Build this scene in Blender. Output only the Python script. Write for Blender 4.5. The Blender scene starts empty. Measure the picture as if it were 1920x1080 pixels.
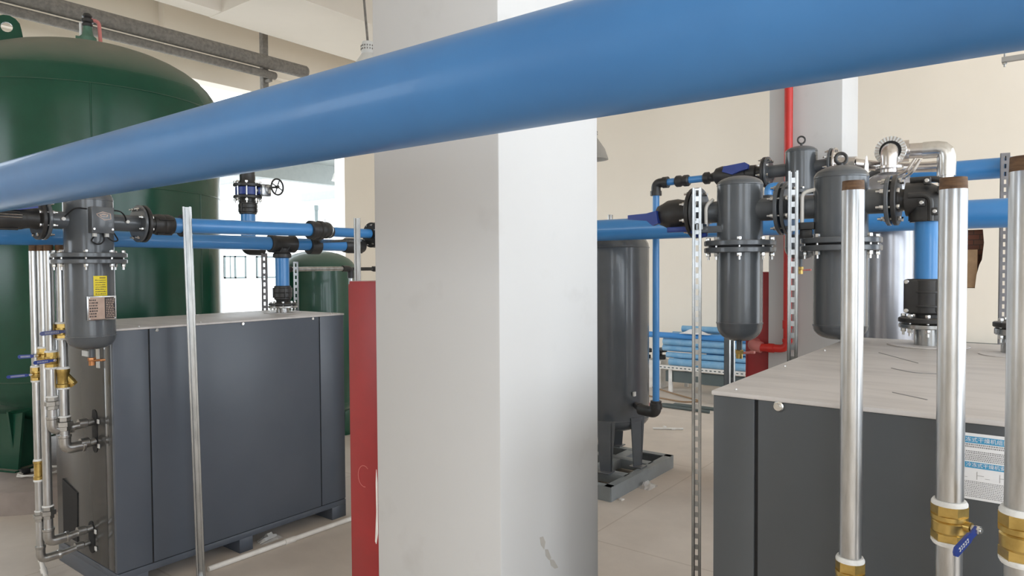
import bpy, bmesh, math, random
from math import sin, cos, pi, radians as RAD
from mathutils import Vector as V, Matrix

random.seed(7)
sc = bpy.context.scene
COL = sc.collection

# ------------------------------------------------------------------ camera
F_PX, YAW, PIT, ROL, EYE = 1290.8, 0.65256, 0.0286, -0.00582, 1.75
_cy, _sy, _cp, _sp, _cr, _sr = cos(YAW), sin(YAW), cos(PIT), sin(PIT), cos(ROL), sin(ROL)
_R = (Matrix(((_cr, -_sr, 0), (_sr, _cr, 0), (0, 0, 1))) @ Matrix(((1, 0, 0), (0, _cp, -_sp), (0, _sp, _cp)))
      @ Matrix(((_cy, _sy, 0), (0, 0, -1), (-_sy, _cy, 0))))          # world -> (right, down, forward)
cam_d = bpy.data.cameras.new('camera')
cam = bpy.data.objects.new('camera', cam_d)
COL.objects.link(cam)
cam_d.sensor_width = 36.0
cam_d.lens = F_PX / 1920 * 36
cam_d.clip_start = 0.05
cam_d.clip_end = 300
cam.matrix_world = Matrix.Translation((0, 0, EYE)) @ Matrix((_R[0], -_R[1], -_R[2])).transposed().to_4x4()
sc.camera = cam

# ------------------------------------------------------------------ world and light
w = bpy.data.worlds.new('sky')
sc.world = w
w.use_nodes = True
bg = w.node_tree.nodes['Background']
bg.inputs[0].default_value = (0.84, 0.92, 1.0, 1)
bg.inputs[1].default_value = 1.6
sc.view_settings.view_transform = 'Standard'
sc.view_settings.look = 'None'
sc.view_settings.gamma = 1
sc.view_settings.use_curve_mapping = False
sc.view_settings.exposure = 1.75

def area(name, loc, target, sx, sy, power, color, portal=False):
    d = bpy.data.lights.new(name, 'AREA')
    d.shape = 'RECTANGLE'
    d.size, d.size_y, d.energy, d.color = sx, sy, power, color
    if portal:
        d.cycles.is_portal = True
    o = bpy.data.objects.new(name, d)
    COL.objects.link(o)
    o.location = loc
    o.rotation_euler = (V(target) - V(loc)).to_track_quat('-Z', 'Y').to_euler()
    return o

# daylight through the openings of the hall (portals only guide the sky's light in)
XL, XR, YB, YF, ZC = -9.0, 5.0, 9.9, -4.0, 5.2
area('doorway_daylight', (XL - 0.15, 4.15, 2.15), (0, 4.15, 2.15), 6.3, 4.3, 1, (1, 1, 1), True)
for wy, ww in ((-1.8, 3.2), (1.8, 3.2), (5.2, 2.8), (8.15, 2.5)):
    area('window_daylight', (XR + 0.1, wy, 2.6), (0, wy, 2.6), ww, 3.8, 1, (1, 1, 1), True)
for wx in (-6.5, 2.1):
    area('window_daylight', (wx, YF - 0.1, 2.7), (wx, 0, 2.7), 2.4, 2.4, 1, (1, 1, 1), True)

# ------------------------------------------------------------------ materials
def new_mat(name):
    m = bpy.data.materials.new(name)
    m.use_nodes = True
    nt = m.node_tree
    return m, nt, nt.nodes['Principled BSDF']

def noise_mix(nt, c1, c2, scale, lo=0.4, hi=0.65, detail=6, stretch=None, rough=0.6):
    tc = nt.nodes.new('ShaderNodeTexCoord')
    src = tc.outputs['Object']
    if stretch:
        mp = nt.nodes.new('ShaderNodeMapping')
        mp.inputs['Scale'].default_value = stretch
        nt.links.new(src, mp.inputs['Vector'])
        src = mp.outputs['Vector']
    n = nt.nodes.new('ShaderNodeTexNoise')
    n.inputs['Scale'].default_value = scale
    n.inputs['Detail'].default_value = detail
    n.inputs['Roughness'].default_value = rough
    nt.links.new(src, n.inputs['Vector'])
    r = nt.nodes.new('ShaderNodeValToRGB')
    r.color_ramp.elements[0].position = lo
    r.color_ramp.elements[1].position = hi
    r.color_ramp.elements[0].color = (*c1, 1)
    r.color_ramp.elements[1].color = (*c2, 1)
    nt.links.new(n.outputs['Fac'], r.inputs['Fac'])
    return r.outputs['Color'], n.outputs['Fac']

def mat(name, c, rough=0.5, metal=0.0, c2=None, scale=8, lo=0.4, hi=0.65, stretch=None, coat=0.0, bump=0.0, spec=0.5, dust=None):
    m, nt, b = new_mat(name)
    b.inputs['Base Color'].default_value = (*c, 1)
    b.inputs['Roughness'].default_value = rough
    b.inputs['Metallic'].default_value = metal
    b.inputs['Coat Weight'].default_value = coat
    b.inputs['Specular IOR Level'].default_value = spec
    col, fac = noise_mix(nt, c, c2 if c2 else tuple(x * 0.93 for x in c), scale, lo, hi, stretch=stretch)
    if dust:                                                          # settled dust on what faces up
        g = nt.nodes.new('ShaderNodeNewGeometry')
        s = nt.nodes.new('ShaderNodeSeparateXYZ')
        nt.links.new(g.outputs['Normal'], s.inputs[0])
        mr = nt.nodes.new('ShaderNodeMapRange')
        mr.inputs[1].default_value, mr.inputs[2].default_value = dust[1], dust[2]
        mr.inputs[3].default_value, mr.inputs[4].default_value = 0, dust[3]
        nt.links.new(s.outputs['Z'], mr.inputs[0])
        mu = nt.nodes.new('ShaderNodeMath')
        mu.operation = 'MULTIPLY'
        mr2 = nt.nodes.new('ShaderNodeMapRange')
        mr2.inputs[1].default_value, mr2.inputs[2].default_value = 0.2, 0.7
        mr2.inputs[3].default_value, mr2.inputs[4].default_value = 0.6, 1.1
        nt.links.new(fac, mr2.inputs[0])
        nt.links.new(mr.outputs[0], mu.inputs[0])
        nt.links.new(mr2.outputs[0], mu.inputs[1])
        mx = nt.nodes.new('ShaderNodeMix')
        mx.data_type = 'RGBA'
        mx.inputs[7].default_value = (*dust[0], 1)
        nt.links.new(mu.outputs[0], mx.inputs[0])
        nt.links.new(col, mx.inputs[6])
        col = mx.outputs[2]
        ro = nt.nodes.new('ShaderNodeMapRange')
        ro.inputs[3].default_value, ro.inputs[4].default_value = rough, 0.85
        nt.links.new(mu.outputs[0], ro.inputs[0])
        nt.links.new(ro.outputs[0], b.inputs['Roughness'])
    nt.links.new(col, b.inputs['Base Color'])
    if bump:
        bp = nt.nodes.new('ShaderNodeBump')
        bp.inputs['Strength'].default_value = bump
        bp.inputs['Distance'].default_value = 0.004
        nt.links.new(fac, bp.inputs['Height'])
        nt.links.new(bp.outputs['Normal'], b.inputs['Normal'])
    return m

M = {}
M['blue'] = mat('blue_aluminium', (0.056, 0.208, 0.475), 0.40, 0.0, (0.050, 0.185, 0.43), 3, stretch=(1, 1, 1), coat=0.1, dust=((0.42, 0.46, 0.52), 0.55, 1.0, 0.35))
M['blue_clean'] = mat('blue_aluminium_clean', (0.060, 0.265, 0.61), 0.3, 0.0, (0.055, 0.245, 0.575), 3, coat=0.3)
M['blue_pale'] = mat('film_wrapped_blue', (0.16, 0.36, 0.56), 0.35, 0.0, (0.24, 0.43, 0.60), 9, coat=0.3)
M['fitting'] = mat('black_fitting', (0.026, 0.025, 0.025), 0.42, 0.0, (0.04, 0.038, 0.036), 14, bump=0.15, dust=((0.20, 0.18, 0.16), 0.6, 1.0, 0.5))
M['rubber'] = mat('black_rubber', (0.008, 0.008, 0.009), 0.6)
M['grey'] = mat('grey_enamel', (0.098, 0.106, 0.116), 0.26, 0.0, (0.088, 0.096, 0.105), 5, coat=0.2, bump=0.03, dust=((0.24, 0.23, 0.22), 0.6, 1.0, 0.4))
M['cabinet'] = mat('cabinet_grey', (0.088, 0.101, 0.125), 0.36, 0.0, (0.080, 0.093, 0.116), 2.5, bump=0.04)
M['cabinet_r'] = mat('cabinet_grey_plain', (0.070, 0.075, 0.080), 0.42, 0.0, (0.064, 0.069, 0.074), 2.5, bump=0.04)
M['cabinet_end'] = mat('cabinet_grey_gloss', (0.060, 0.058, 0.055), 0.2, 0.0, (0.052, 0.050, 0.047), 2.5, bump=0.03)
M['strut_dull'] = mat('strut_dull', (0.24, 0.23, 0.24), 0.55, 0.3, (0.19, 0.185, 0.19), 14)
M['skid'] = mat('skid_grey', (0.25, 0.27, 0.275), 0.5, 0.0, (0.21, 0.225, 0.23), 6)
M['dark'] = mat('dark_gap', (0.006, 0.006, 0.007), 0.7)
M['lid'] = mat('dusty_lid', (0.64, 0.60, 0.575), 0.5, 0.05, (0.53, 0.495, 0.475), 3.0, 0.42, 0.72, stretch=(1.2, 6, 1), bump=0.1)
M['galv'] = mat('galvanised', (0.66, 0.665, 0.67), 0.30, 0.95, (0.40, 0.40, 0.39), 9, 0.36, 0.70, stretch=(3, 3, 0.5), bump=0.08)
M['zinc'] = mat('zinc_bright', (0.76, 0.76, 0.75), 0.27, 1.0, (0.62, 0.62, 0.6), 20)
M['strut'] = mat('strut_zinc', (0.50, 0.51, 0.51), 0.26, 1.0, (0.36, 0.37, 0.37), 10, stretch=(4, 4, 0.7))
M['steel'] = mat('pipe_steel', (0.50, 0.49, 0.47), 0.32, 0.95, (0.36, 0.35, 0.335), 14)
M['rust'] = mat('rusty_thread', (0.20, 0.115, 0.062), 0.75, 0.2, (0.115, 0.066, 0.040), 30, stretch=(1, 1, 6), bump=0.5)
M['brass'] = mat('brass', (0.62, 0.44, 0.15), 0.34, 0.95, (0.46, 0.32, 0.10), 22, bump=0.12)
M['copper'] = mat('bronze', (0.50, 0.23, 0.10), 0.4, 0.85, (0.40, 0.18, 0.08), 25)
M['tape'] = mat('white_seal_tape', (0.80, 0.79, 0.76), 0.7, 0, (0.70, 0.69, 0.66), 40, bump=0.3)
M['handle'] = mat('blue_vinyl', (0.025, 0.055, 0.27), 0.36, 0, (0.02, 0.045, 0.24), 20)
M['pale_handle'] = mat('pale_blue_vinyl', (0.16, 0.18, 0.36), 0.4)
M['green'] = mat('green_enamel', (0.011, 0.070, 0.040), 0.22, 0.0, (0.010, 0.062, 0.035), 4, coat=0.0, spec=0.4, bump=0.03, dust=((0.24, 0.23, 0.18), 0.42, 0.98, 1.0))
M['green_small'] = mat('green_enamel_dark', (0.008, 0.072, 0.040), 0.3, 0.0, (0.007, 0.062, 0.034), 4, coat=0.2, dust=((0.24, 0.30, 0.26), 0.1, 1.0, 0.6))
M['green_pale'] = mat('pale_green_casting', (0.10, 0.20, 0.14), 0.6, 0, (0.07, 0.15, 0.10), 15)
M['red_box'] = mat('red_cabinet', (0.37, 0.024, 0.026), 0.42, 0, (0.32, 0.022, 0.024), 5, bump=0.05)
M['red'] = mat('red_pipe', (0.60, 0.022, 0.014), 0.35, 0, (0.52, 0.02, 0.013), 6)
M['pink'] = mat('pale_red_cap', (0.62, 0.20, 0.18), 0.5)
M['pvc'] = mat('white_pvc', (0.80, 0.77, 0.72), 0.4, 0, (0.70, 0.66, 0.61), 12)
M['white'] = mat('white_part', (0.80, 0.79, 0.76), 0.45)
M['lamp_white'] = mat('lamp_enamel', (0.72, 0.71, 0.68), 0.4)
M['lamp_grey'] = mat('lamp_grey', (0.40, 0.38, 0.35), 0.45)
M['silver'] = mat('silver_jacket', (0.72, 0.69, 0.67), 0.24, 1.0, (0.60, 0.57, 0.55), 14, bump=0.1)
M['silver_tank'] = mat('grey_silver_paint', (0.34, 0.34, 0.36), 0.26, 0.55, (0.30, 0.30, 0.32), 4, coat=0.2)
M['chip'] = mat('plaster_chip', (0.46, 0.43, 0.39), 0.8)
M['yellow'] = mat('yellow_sticker', (0.86, 0.68, 0.02), 0.45)
M['ink'] = mat('print_ink', (0.05, 0.045, 0.04), 0.6)
M['ink_soft'] = mat('print_grey', (0.26, 0.25, 0.25), 0.6)
M['plate'] = mat('copper_plate', (0.46, 0.33, 0.26), 0.4, 0.3, (0.40, 0.28, 0.22), 20)
M['plate_dark'] = mat('plate_dark', (0.020, 0.014, 0.013), 0.4)
M['paper'] = mat('white_sticker', (0.80, 0.79, 0.79), 0.4)
M['cyan'] = mat('sticker_blue', (0.05, 0.30, 0.52), 0.4)
M['dusty'] = mat('dusty_grey_pipe', (0.23, 0.21, 0.185), 0.85, 0, (0.155, 0.14, 0.125), 25, bump=0.4)
M['carton'] = mat('brown_board', (0.30, 0.19, 0.105), 0.8, 0, (0.25, 0.155, 0.085), 9)
M['brick'] = None

def wall_mat(name, c, c2, dirt=None):
    m, nt, b = new_mat(name)
    b.inputs['Roughness'].default_value = 0.85
    col, fac = noise_mix(nt, c, c2, 0.9, 0.35, 0.7)
    if dirt:
        tc = nt.nodes.new('ShaderNodeTexCoord')
        n = nt.nodes.new('ShaderNodeTexNoise')
        n.inputs['Scale'].default_value = 5
        n.inputs['Detail'].default_value = 8
        nt.links.new(tc.outputs['Object'], n.inputs['Vector'])
        r = nt.nodes.new('ShaderNodeValToRGB')
        r.color_ramp.elements[0].position, r.color_ramp.elements[1].position = 0.62, 0.82
        r.color_ramp.elements[0].color = (0, 0, 0, 1)
        r.color_ramp.elements[1].color = (0.5, 0.5, 0.5, 1)
        nt.links.new(n.outputs['Fac'], r.inputs['Fac'])
        mx = nt.nodes.new('ShaderNodeMix')
        mx.data_type = 'RGBA'
        mx.inputs[7].default_value = (*dirt, 1)
        nt.links.new(r.outputs['Color'], mx.inputs[0])
        nt.links.new(col, mx.inputs[6])
        col = mx.outputs[2]
    nt.links.new(col, b.inputs['Base Color'])
    bp = nt.nodes.new('ShaderNodeBump')
    bp.inputs['Strength'].default_value = 0.08
    bp.inputs['Distance'].default_value = 0.01
    nt.links.new(fac, bp.inputs['Height'])
    nt.links.new(bp.outputs['Normal'], b.inputs['Normal'])
    return m

M['wall'] = wall_mat('cream_wall', (0.86, 0.785, 0.68), (0.83, 0.755, 0.65))
M['pillar'] = wall_mat('white_pillar', (0.60, 0.59, 0.58), (0.575, 0.565, 0.555), (0.44, 0.42, 0.40))
M['ceiling'] = wall_mat('cream_ceiling', (0.76, 0.69, 0.60), (0.72, 0.655, 0.565))
M['outside'] = wall_mat('outside_white', (0.86, 0.86, 0.85), (0.82, 0.82, 0.81))

def floor_mat():
    m, nt, b = new_mat('concrete_floor')
    col, fac = noise_mix(nt, (0.69, 0.605, 0.525), (0.55, 0.48, 0.415), 1.3, 0.3, 0.72, detail=10, rough=0.65)
    tc = nt.nodes.new('ShaderNodeTexCoord')
    br = nt.nodes.new('ShaderNodeTexBrick')                            # saw-cut joints between the slabs
    br.inputs['Scale'].default_value = 1.0
    br.inputs['Mortar Size'].default_value = 0.006
    br.inputs['Brick Width'].default_value = 2.3
    br.inputs['Row Height'].default_value = 1.9
    br.offset = 0.0
    br.inputs['Color1'].default_value = br.inputs['Color2'].default_value = (1, 1, 1, 1)
    br.inputs['Mortar'].default_value = (0.8, 0.77, 0.74, 1)
    nt.links.new(tc.outputs['Object'], br.inputs['Vector'])
    mx = nt.nodes.new('ShaderNodeMix')
    mx.data_type = 'RGBA'
    mx.blend_type = 'MULTIPLY'
    mx.inputs[0].default_value = 0.8
    nt.links.new(col, mx.inputs[6])
    nt.links.new(br.outputs['Color'], mx.inputs[7])
    nt.links.new(mx.outputs[2], b.inputs['Base Color'])
    b.inputs['Roughness'].default_value = 0.62
    bp = nt.nodes.new('ShaderNodeBump')
    bp.inputs['Strength'].default_value = 0.15
    bp.inputs['Distance'].default_value = 0.006
    nt.links.new(fac, bp.inputs['Height'])
    nt.links.new(bp.outputs['Normal'], b.inputs['Normal'])
    return m
M['floor'] = floor_mat()
M['pad'] = mat('plinth_concrete', (0.36, 0.30, 0.265), 0.75, 0, (0.27, 0.225, 0.20), 2.5, bump=0.2)
M['ground'] = mat('outside_ground', (0.62, 0.60, 0.57), 0.9, 0, (0.40, 0.38, 0.35), 1.2, 0.5, 0.62)

def brick_mat():
    m, nt, b = new_mat('bare_brick')
    tc = nt.nodes.new('ShaderNodeTexCoord')
    mp = nt.nodes.new('ShaderNodeMapping')
    mp.inputs['Rotation'].default_value = (pi / 2, 0, 0)
    nt.links.new(tc.outputs['Object'], mp.inputs['Vector'])
    br = nt.nodes.new('ShaderNodeTexBrick')
    br.inputs['Scale'].default_value = 4
    br.inputs['Color1'].default_value = (0.13, 0.045, 0.028, 1)
    br.inputs['Color2'].default_value = (0.10, 0.05, 0.034, 1)
    br.inputs['Mortar'].default_value = (0.05, 0.032, 0.024, 1)
    nt.links.new(mp.outputs['Vector'], br.inputs['Vector'])
    nt.links.new(br.outputs['Color'], b.inputs['Base Color'])
    b.inputs['Roughness'].default_value = 0.9
    return m
M['brick'] = brick_mat()

def film_mat():
    m, nt, b = new_mat('clear_film')
    col, fac = noise_mix(nt, (0.9, 0.9, 0.88), (0.75, 0.75, 0.74), 30)
    nt.links.new(col, b.inputs['Base Color'])
    b.inputs['Roughness'].default_value = 0.15
    b.inputs['Alpha'].default_value = 0.4
    return m
M['film'] = film_mat()

# ------------------------------------------------------------------ mesh builder (world coordinates)
def frame(ax):
    z = V(ax).normalized()
    x = z.orthogonal().normalized() if abs(z.z) < 0.95 else V((1, 0, 0))
    x = (x - z * x.dot(z)).normalized()
    return x, z.cross(x), z

class MB:
    def __init__(s):
        s.v, s.f = [], []

    def add(s, vs, fs):
        n = len(s.v)
        s.v += [V(p) for p in vs]
        s.f += [tuple(i + n for i in f) for f in fs]
        return s

    def box(s, lo, hi, bev=0.0, rot=None, ctr=None):
        lo, hi = V(lo), V(hi)
        bm = bmesh.new()
        bmesh.ops.create_cube(bm, size=1)
        for q in bm.verts:
            q.co = V((lo[i] + (q.co[i] + 0.5) * (hi[i] - lo[i]) for i in range(3)))
        if bev:
            bmesh.ops.bevel(bm, geom=bm.edges[:], offset=bev, segments=2, affect='EDGES', profile=0.5)
        c = V(ctr) if ctr is not None else (lo + hi) / 2
        vs = [(rot @ (q.co - c) + c) if rot else q.co.copy() for q in bm.verts]
        bm.verts.index_update()
        fs = [tuple(q.index for q in f.verts) for f in bm.faces]
        bm.free()
        return s.add(vs, fs)

    def lathe(s, o, ax, prof, seg=28):
        x, y, z = frame(ax)
        o = V(o)
        vs, fs, rings = [], [], []
        for r, h in prof:
            if r < 1e-6:
                rings.append([len(vs)])
                vs.append(o + z * h)
            else:
                rings.append(list(range(len(vs), len(vs) + seg)))
                for k in range(seg):
                    a = 2 * pi * k / seg
                    vs.append(o + z * h + (x * cos(a) + y * sin(a)) * r)
        for a, b in zip(rings, rings[1:]):
            for k in range(seg):
                k2 = (k + 1) % seg
                if len(a) == 1 and len(b) == 1:
                    continue
                if len(a) == 1:
                    fs.append((a[0], b[k2], b[k]))
                elif len(b) == 1:
                    fs.append((a[k], a[k2], b[0]))
                else:
                    fs.append((a[k], a[k2], b[k2], b[k]))
        return s.add(vs, fs)

    def cyl(s, a, b, r, r2=None, seg=24, cap=True):
        a, b = V(a), V(b)
        L = (b - a).length
        r2 = r if r2 is None else r2
        p = [(r, 0), (r2, L)]
        if cap:
            p = [(0, 0)] + p + [(0, L)]
        return s.lathe(a, b - a, p, seg)

    def disc(s, c, ax, R, t, seg=36, hole=0, ch=0.003):
        z = V(ax).normalized()
        o = V(c) - z * t / 2
        p = [(hole, 0), (R - ch, 0), (R, ch), (R, t - ch), (R - ch, t), (hole, t)]
        if hole:
            p.append((hole, 0))
        return s.lathe(o, z, p, seg)

    def hexa(s, c, ax, r, t):
        return s.lathe(V(c) - V(ax).normalized() * t / 2, ax, [(0, 0), (r * 0.94, 0), (r, t * 0.08), (r, t * 0.92), (r * 0.94, t), (0, t)], 6)

    def tube(s, pts, r, seg=16, cap=True, radii=None):
        pts = [V(p) for p in pts]
        n = len(pts)
        tang = []
        for i in range(n):
            t = (pts[min(i + 1, n - 1)] - pts[max(i - 1, 0)]).normalized()
            tang.append(t)
        x, y, z = frame(tang[0])
        vs, fs = [], []
        for i in range(n):
            t = tang[i]
            x = (x - t * x.dot(t)).normalized()
            y = t.cross(x)
            rr = radii[i] if radii else r
            for k in range(seg):
                a = 2 * pi * k / seg
                vs.append(pts[i] + (x * cos(a) + y * sin(a)) * rr)
        for i in range(n - 1):
            for k in range(seg):
                k2 = (k + 1) % seg
                fs.append((i * seg + k, i * seg + k2, (i + 1) * seg + k2, (i + 1) * seg + k))
        if cap:
            fs.append(tuple(range(seg - 1, -1, -1)))
            fs.append(tuple((n - 1) * seg + k for k in range(seg)))
        return s.add(vs, fs)

    def ring(s, c, ax, R, r, seg=40, ts=10):
        x, y, z = frame(ax)
        c = V(c)
        vs, fs = [], []
        for i in range(seg):
            a = 2 * pi * i / seg
            d = x * cos(a) + y * sin(a)
            for k in range(ts):
                b = 2 * pi * k / ts
                vs.append(c + d * (R + r * cos(b)) + z * r * sin(b))
        for i in range(seg):
            for k in range(ts):
                i2, k2 = (i + 1) % seg, (k + 1) % ts
                fs.append((i * ts + k, i2 * ts + k, i2 * ts + k2, i * ts + k2))
        return s.add(vs, fs)

    def prism(s, poly, o, ux, uy, dz):
        o, ux, uy, dz = V(o), V(ux), V(uy), V(dz)
        n = len(poly)
        vs = [o + ux * p[0] + uy * p[1] for p in poly] + [o + ux * p[0] + uy * p[1] + dz for p in poly]
        fs = [tuple(range(n - 1, -1, -1)), tuple(range(n, 2 * n))]
        fs += [(i, (i + 1) % n, n + (i + 1) % n, n + i) for i in range(n)]
        return s.add(vs, fs)

    def patch(s, c, R, a0, a1, z0, z1, n=10, t=0.0006):
        """a thin sheet lying on a vertical cylinder"""
        c = V(c)
        vs, fs = [], []
        for i in range(n + 1):
            a = a0 + (a1 - a0) * i / n
            for rr in (R, R + t):
                for z in (z0, z1):
                    vs.append((c.x + rr * cos(a), c.y + rr * sin(a), z))
        for i in range(n):
            a, b = i * 4, i * 4 + 4
            fs += [(a + 2, b + 2, b + 3, a + 3), (a, a + 1, b + 1, b), (a, b, b + 2, a + 2), (a + 1, a + 3, b + 3, b + 1)]
        fs += [(0, 2, 3, 1), (n * 4, n * 4 + 1, n * 4 + 3, n * 4 + 2)]
        return s.add(vs, fs)

def bend(pts, rad, n=7):
    """round the inner corners of a path"""
    pts = [V(p) for p in pts]
    out = [pts[0]]
    for i in range(1, len(pts) - 1):
        p = pts[i]
        d0, d1 = (pts[i - 1] - p), (pts[i + 1] - p)
        r = min(rad, d0.length * 0.49, d1.length * 0.49)
        a, b = p + d0.normalized() * r, p + d1.normalized() * r
        for k in range(n + 1):
            t = k / n
            out.append(a * (1 - t) ** 2 + p * 2 * t * (1 - t) + b * t * t)
    out.append(pts[-1])
    return out

WORLD = {}
def mesh_of(mb, name, m, origin, smooth=35):
    me = bpy.data.meshes.new(name)
    o = V(origin)
    me.from_pydata([tuple(p - o) for p in mb.v], [], mb.f)
    me.update()
    bm = bmesh.new()
    bm.from_mesh(me)
    bmesh.ops.recalc_face_normals(bm, faces=bm.faces[:])
    bm.to_mesh(me)
    bm.free()
    for p in me.polygons:
        p.use_smooth = True
    me.set_sharp_from_angle(angle=RAD(smooth))
    me.materials.append(m)
    return me

def thing(name, label, cat, loc, group=None):
    o = bpy.data.objects.new(name, None)
    o.empty_display_size = 0.1
    COL.objects.link(o)
    o.location = loc
    o['label'], o['category'] = label, cat
    if group:
        o['group'] = group
    WORLD[o] = V(loc)
    return o

def part(root, name, mb, m, label=None, smooth=35):
    me = mesh_of(mb, name, m, WORLD[root], smooth)
    o = bpy.data.objects.new(name, me)
    COL.objects.link(o)
    o.parent = root
    WORLD[o] = WORLD[root]
    if label:
        o['label'] = label
    return o

def solo(name, label, cat, mb, m, group=None, smooth=35):
    lo = V((min(p[i] for p in mb.v) for i in range(3)))
    hi = V((max(p[i] for p in mb.v) for i in range(3)))
    org = V(((lo.x + hi.x) / 2, (lo.y + hi.y) / 2, lo.z))
    me = mesh_of(mb, name, m, org, smooth)
    o = bpy.data.objects.new(name, me)
    COL.objects.link(o)
    o.location = org
    o['label'], o['category'] = label, cat
    if group:
        o['group'] = group
    WORLD[o] = org
    return o

def struct(name, mb, m, parent=None, smooth=35):
    if parent:
        return part(parent, name, mb, m)
    me = mesh_of(mb, name, m, (0, 0, 0), smooth)
    o = bpy.data.objects.new(name, me)
    COL.objects.link(o)
    o['kind'] = 'structure'
    WORLD[o] = V((0, 0, 0))
    return o

_bolts = {}
def bolt_mesh(r, grip):
    key = (round(r, 4), round(grip, 4))
    if key not in _bolts:
        b = MB()
        b.hexa((0, 0, grip / 2 + r * 0.7), (0, 0, 1), r, r * 1.4)
        b.hexa((0, 0, -grip / 2 - r * 0.8), (0, 0, 1), r, r * 1.6)
        b.cyl((0, 0, grip / 2), (0, 0, -grip / 2 - r * 3.0), r * 0.52, seg=10)
        _bolts[key] = mesh_of(b, 'bolt', M['zinc'], (0, 0, 0))
    return _bolts[key]

def put(root, name, me, pos, ax, spin=0):
    x, y, z = frame(ax)
    c, s_ = cos(spin), sin(spin)
    x2, y2 = x * c + y * s_, y * c - x * s_
    o = bpy.data.objects.new(name, me)
    COL.objects.link(o)
    o.parent = root
    m4 = Matrix((x2, y2, z)).transposed().to_4x4()
    m4.translation = V(pos) - WORLD[root]
    o.matrix_local = m4
    return o

def bolts(root, c, ax, R, n, r, grip, a0=0.0):
    x, y, z = frame(ax)
    for k in range(n):
        a = a0 + 2 * pi * k / n
        put(root, 'bolt', bolt_mesh(r, grip), V(c) + (x * cos(a) + y * sin(a)) * R, ax, a)

def screws(root, pts, ax, r=0.008):
    key = ('screw', r)
    if key not in _bolts:
        b = MB()
        b.lathe((0, 0, 0), (0, 0, 1), [(0, 0), (r, 0), (r, r * 0.25), (r * 0.8, r * 0.5), (r * 0.55, r * 0.5), (r * 0.5, r * 0.75), (0, r * 0.78)], 16)
        _bolts[key] = mesh_of(b, 'screw', M['zinc'], (0, 0, 0))
    for p in pts:
        put(root, 'screw', _bolts[key], p, ax)

def at(px, py, X=None, Y=None, Z=None):
    """the point of the place that a spot of the photograph shows on the plane X=, Y= or Z="""
    r = _R.transposed() @ V(((px - 960) / F_PX, (py - 540) / F_PX, 1))
    t = X / r.x if X is not None else Y / r.y if Y is not None else (Z - EYE) / r.z
    return V((0, 0, EYE)) + r * t

def text_mb(body, size, o, ux, uy, thick=0.0006):
    cu = bpy.data.curves.new('lettering', 'FONT')
    cu.body, cu.size = body, size
    cu.align_x, cu.align_y = 'CENTER', 'CENTER'
    ob = bpy.data.objects.new('lettering', cu)
    COL.objects.link(ob)
    dg = bpy.context.evaluated_depsgraph_get()
    me = bpy.data.meshes.new_from_object(ob.evaluated_get(dg))
    ux, uy, o = V(ux).normalized(), V(uy).normalized(), V(o)
    n = ux.cross(uy) * thick
    mb = MB()
    mb.add([o + ux * q.co.x + uy * q.co.y + n for q in me.vertices], [tuple(p.vertices) for p in me.polygons])
    bpy.data.objects.remove(ob)
    bpy.data.curves.remove(cu)
    bpy.data.meshes.remove(me)
    return mb

X_, Y_, Z_ = V((1, 0, 0)), V((0, 1, 0)), V((0, 0, 1))

# ================================================================== the hall
struct('floor', MB().box((XL, YF, -0.2), (XR, YB, 0)), M['floor'])
struct('ceiling', MB().box((XL, YF, ZC), (XR, YB, ZC + 0.2)), M['ceiling'])
# back wall, with the hole knocked through the plaster
hole = [at(x, y, Y=YB) for x, y in ((1788, 432), (1843, 430), (1845, 455), (1841, 487), (1836, 497), (1831, 515), (1828, 538), (1788, 540))]
def wall_with_hole():
    mb = MB()
    xs = [p.x for p in hole]
    zs = [p.z for p in hole]
    x0, x1, z0, z1 = min(xs), max(xs), min(zs), max(zs)
    mb.box((XL - 0.25, YB, -0.2), (x0, YB + 0.25, ZC + 0.2))
    mb.box((x1, YB, -0.2), (XR + 0.25, YB + 0.25, ZC + 0.2))
    mb.box((x0, YB, -0.2), (x1, YB + 0.25, z0))
    mb.box((x0, YB, z1), (x1, YB + 0.25, ZC + 0.2))
    right = sorted([p for p in hole if p.x > x0 + 0.02], key=lambda p: -p.z)
    poly = [(p.x, p.z) for p in right] + [(x1, z0), (x1, z1)]
    poly = [(right[0].x, z1)] + poly[:-2] + [(right[-1].x, z0), (x1, z0), (x1, z1)]
    mb.prism(poly, (0, YB, 0), X_, Z_, (0, 0.06, 0))
    return mb
bw = struct('wall_back', wall_with_hole(), M['wall'], smooth=20)
hx0, hz0 = min(p.x for p in hole), min(p.z for p in hole)
part(bw, 'bare_brickwork', MB().box((hx0 - 0.0, YB + 0.12, hz0), (hx0 + 0.42, YB + 0.16, hz0 + 0.9)), M['brick'], 'dark bare brick showing through the broken plaster')
part(bw, 'wooden_batten', MB().box((hx0 + 0.10, YB + 0.03, hz0 + 0.005), (at(1832, 500, Y=YB).x, YB + 0.10, at(1815, 468, Y=YB).z)), M['carton'], 'pale brown board standing in the hole')
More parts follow.
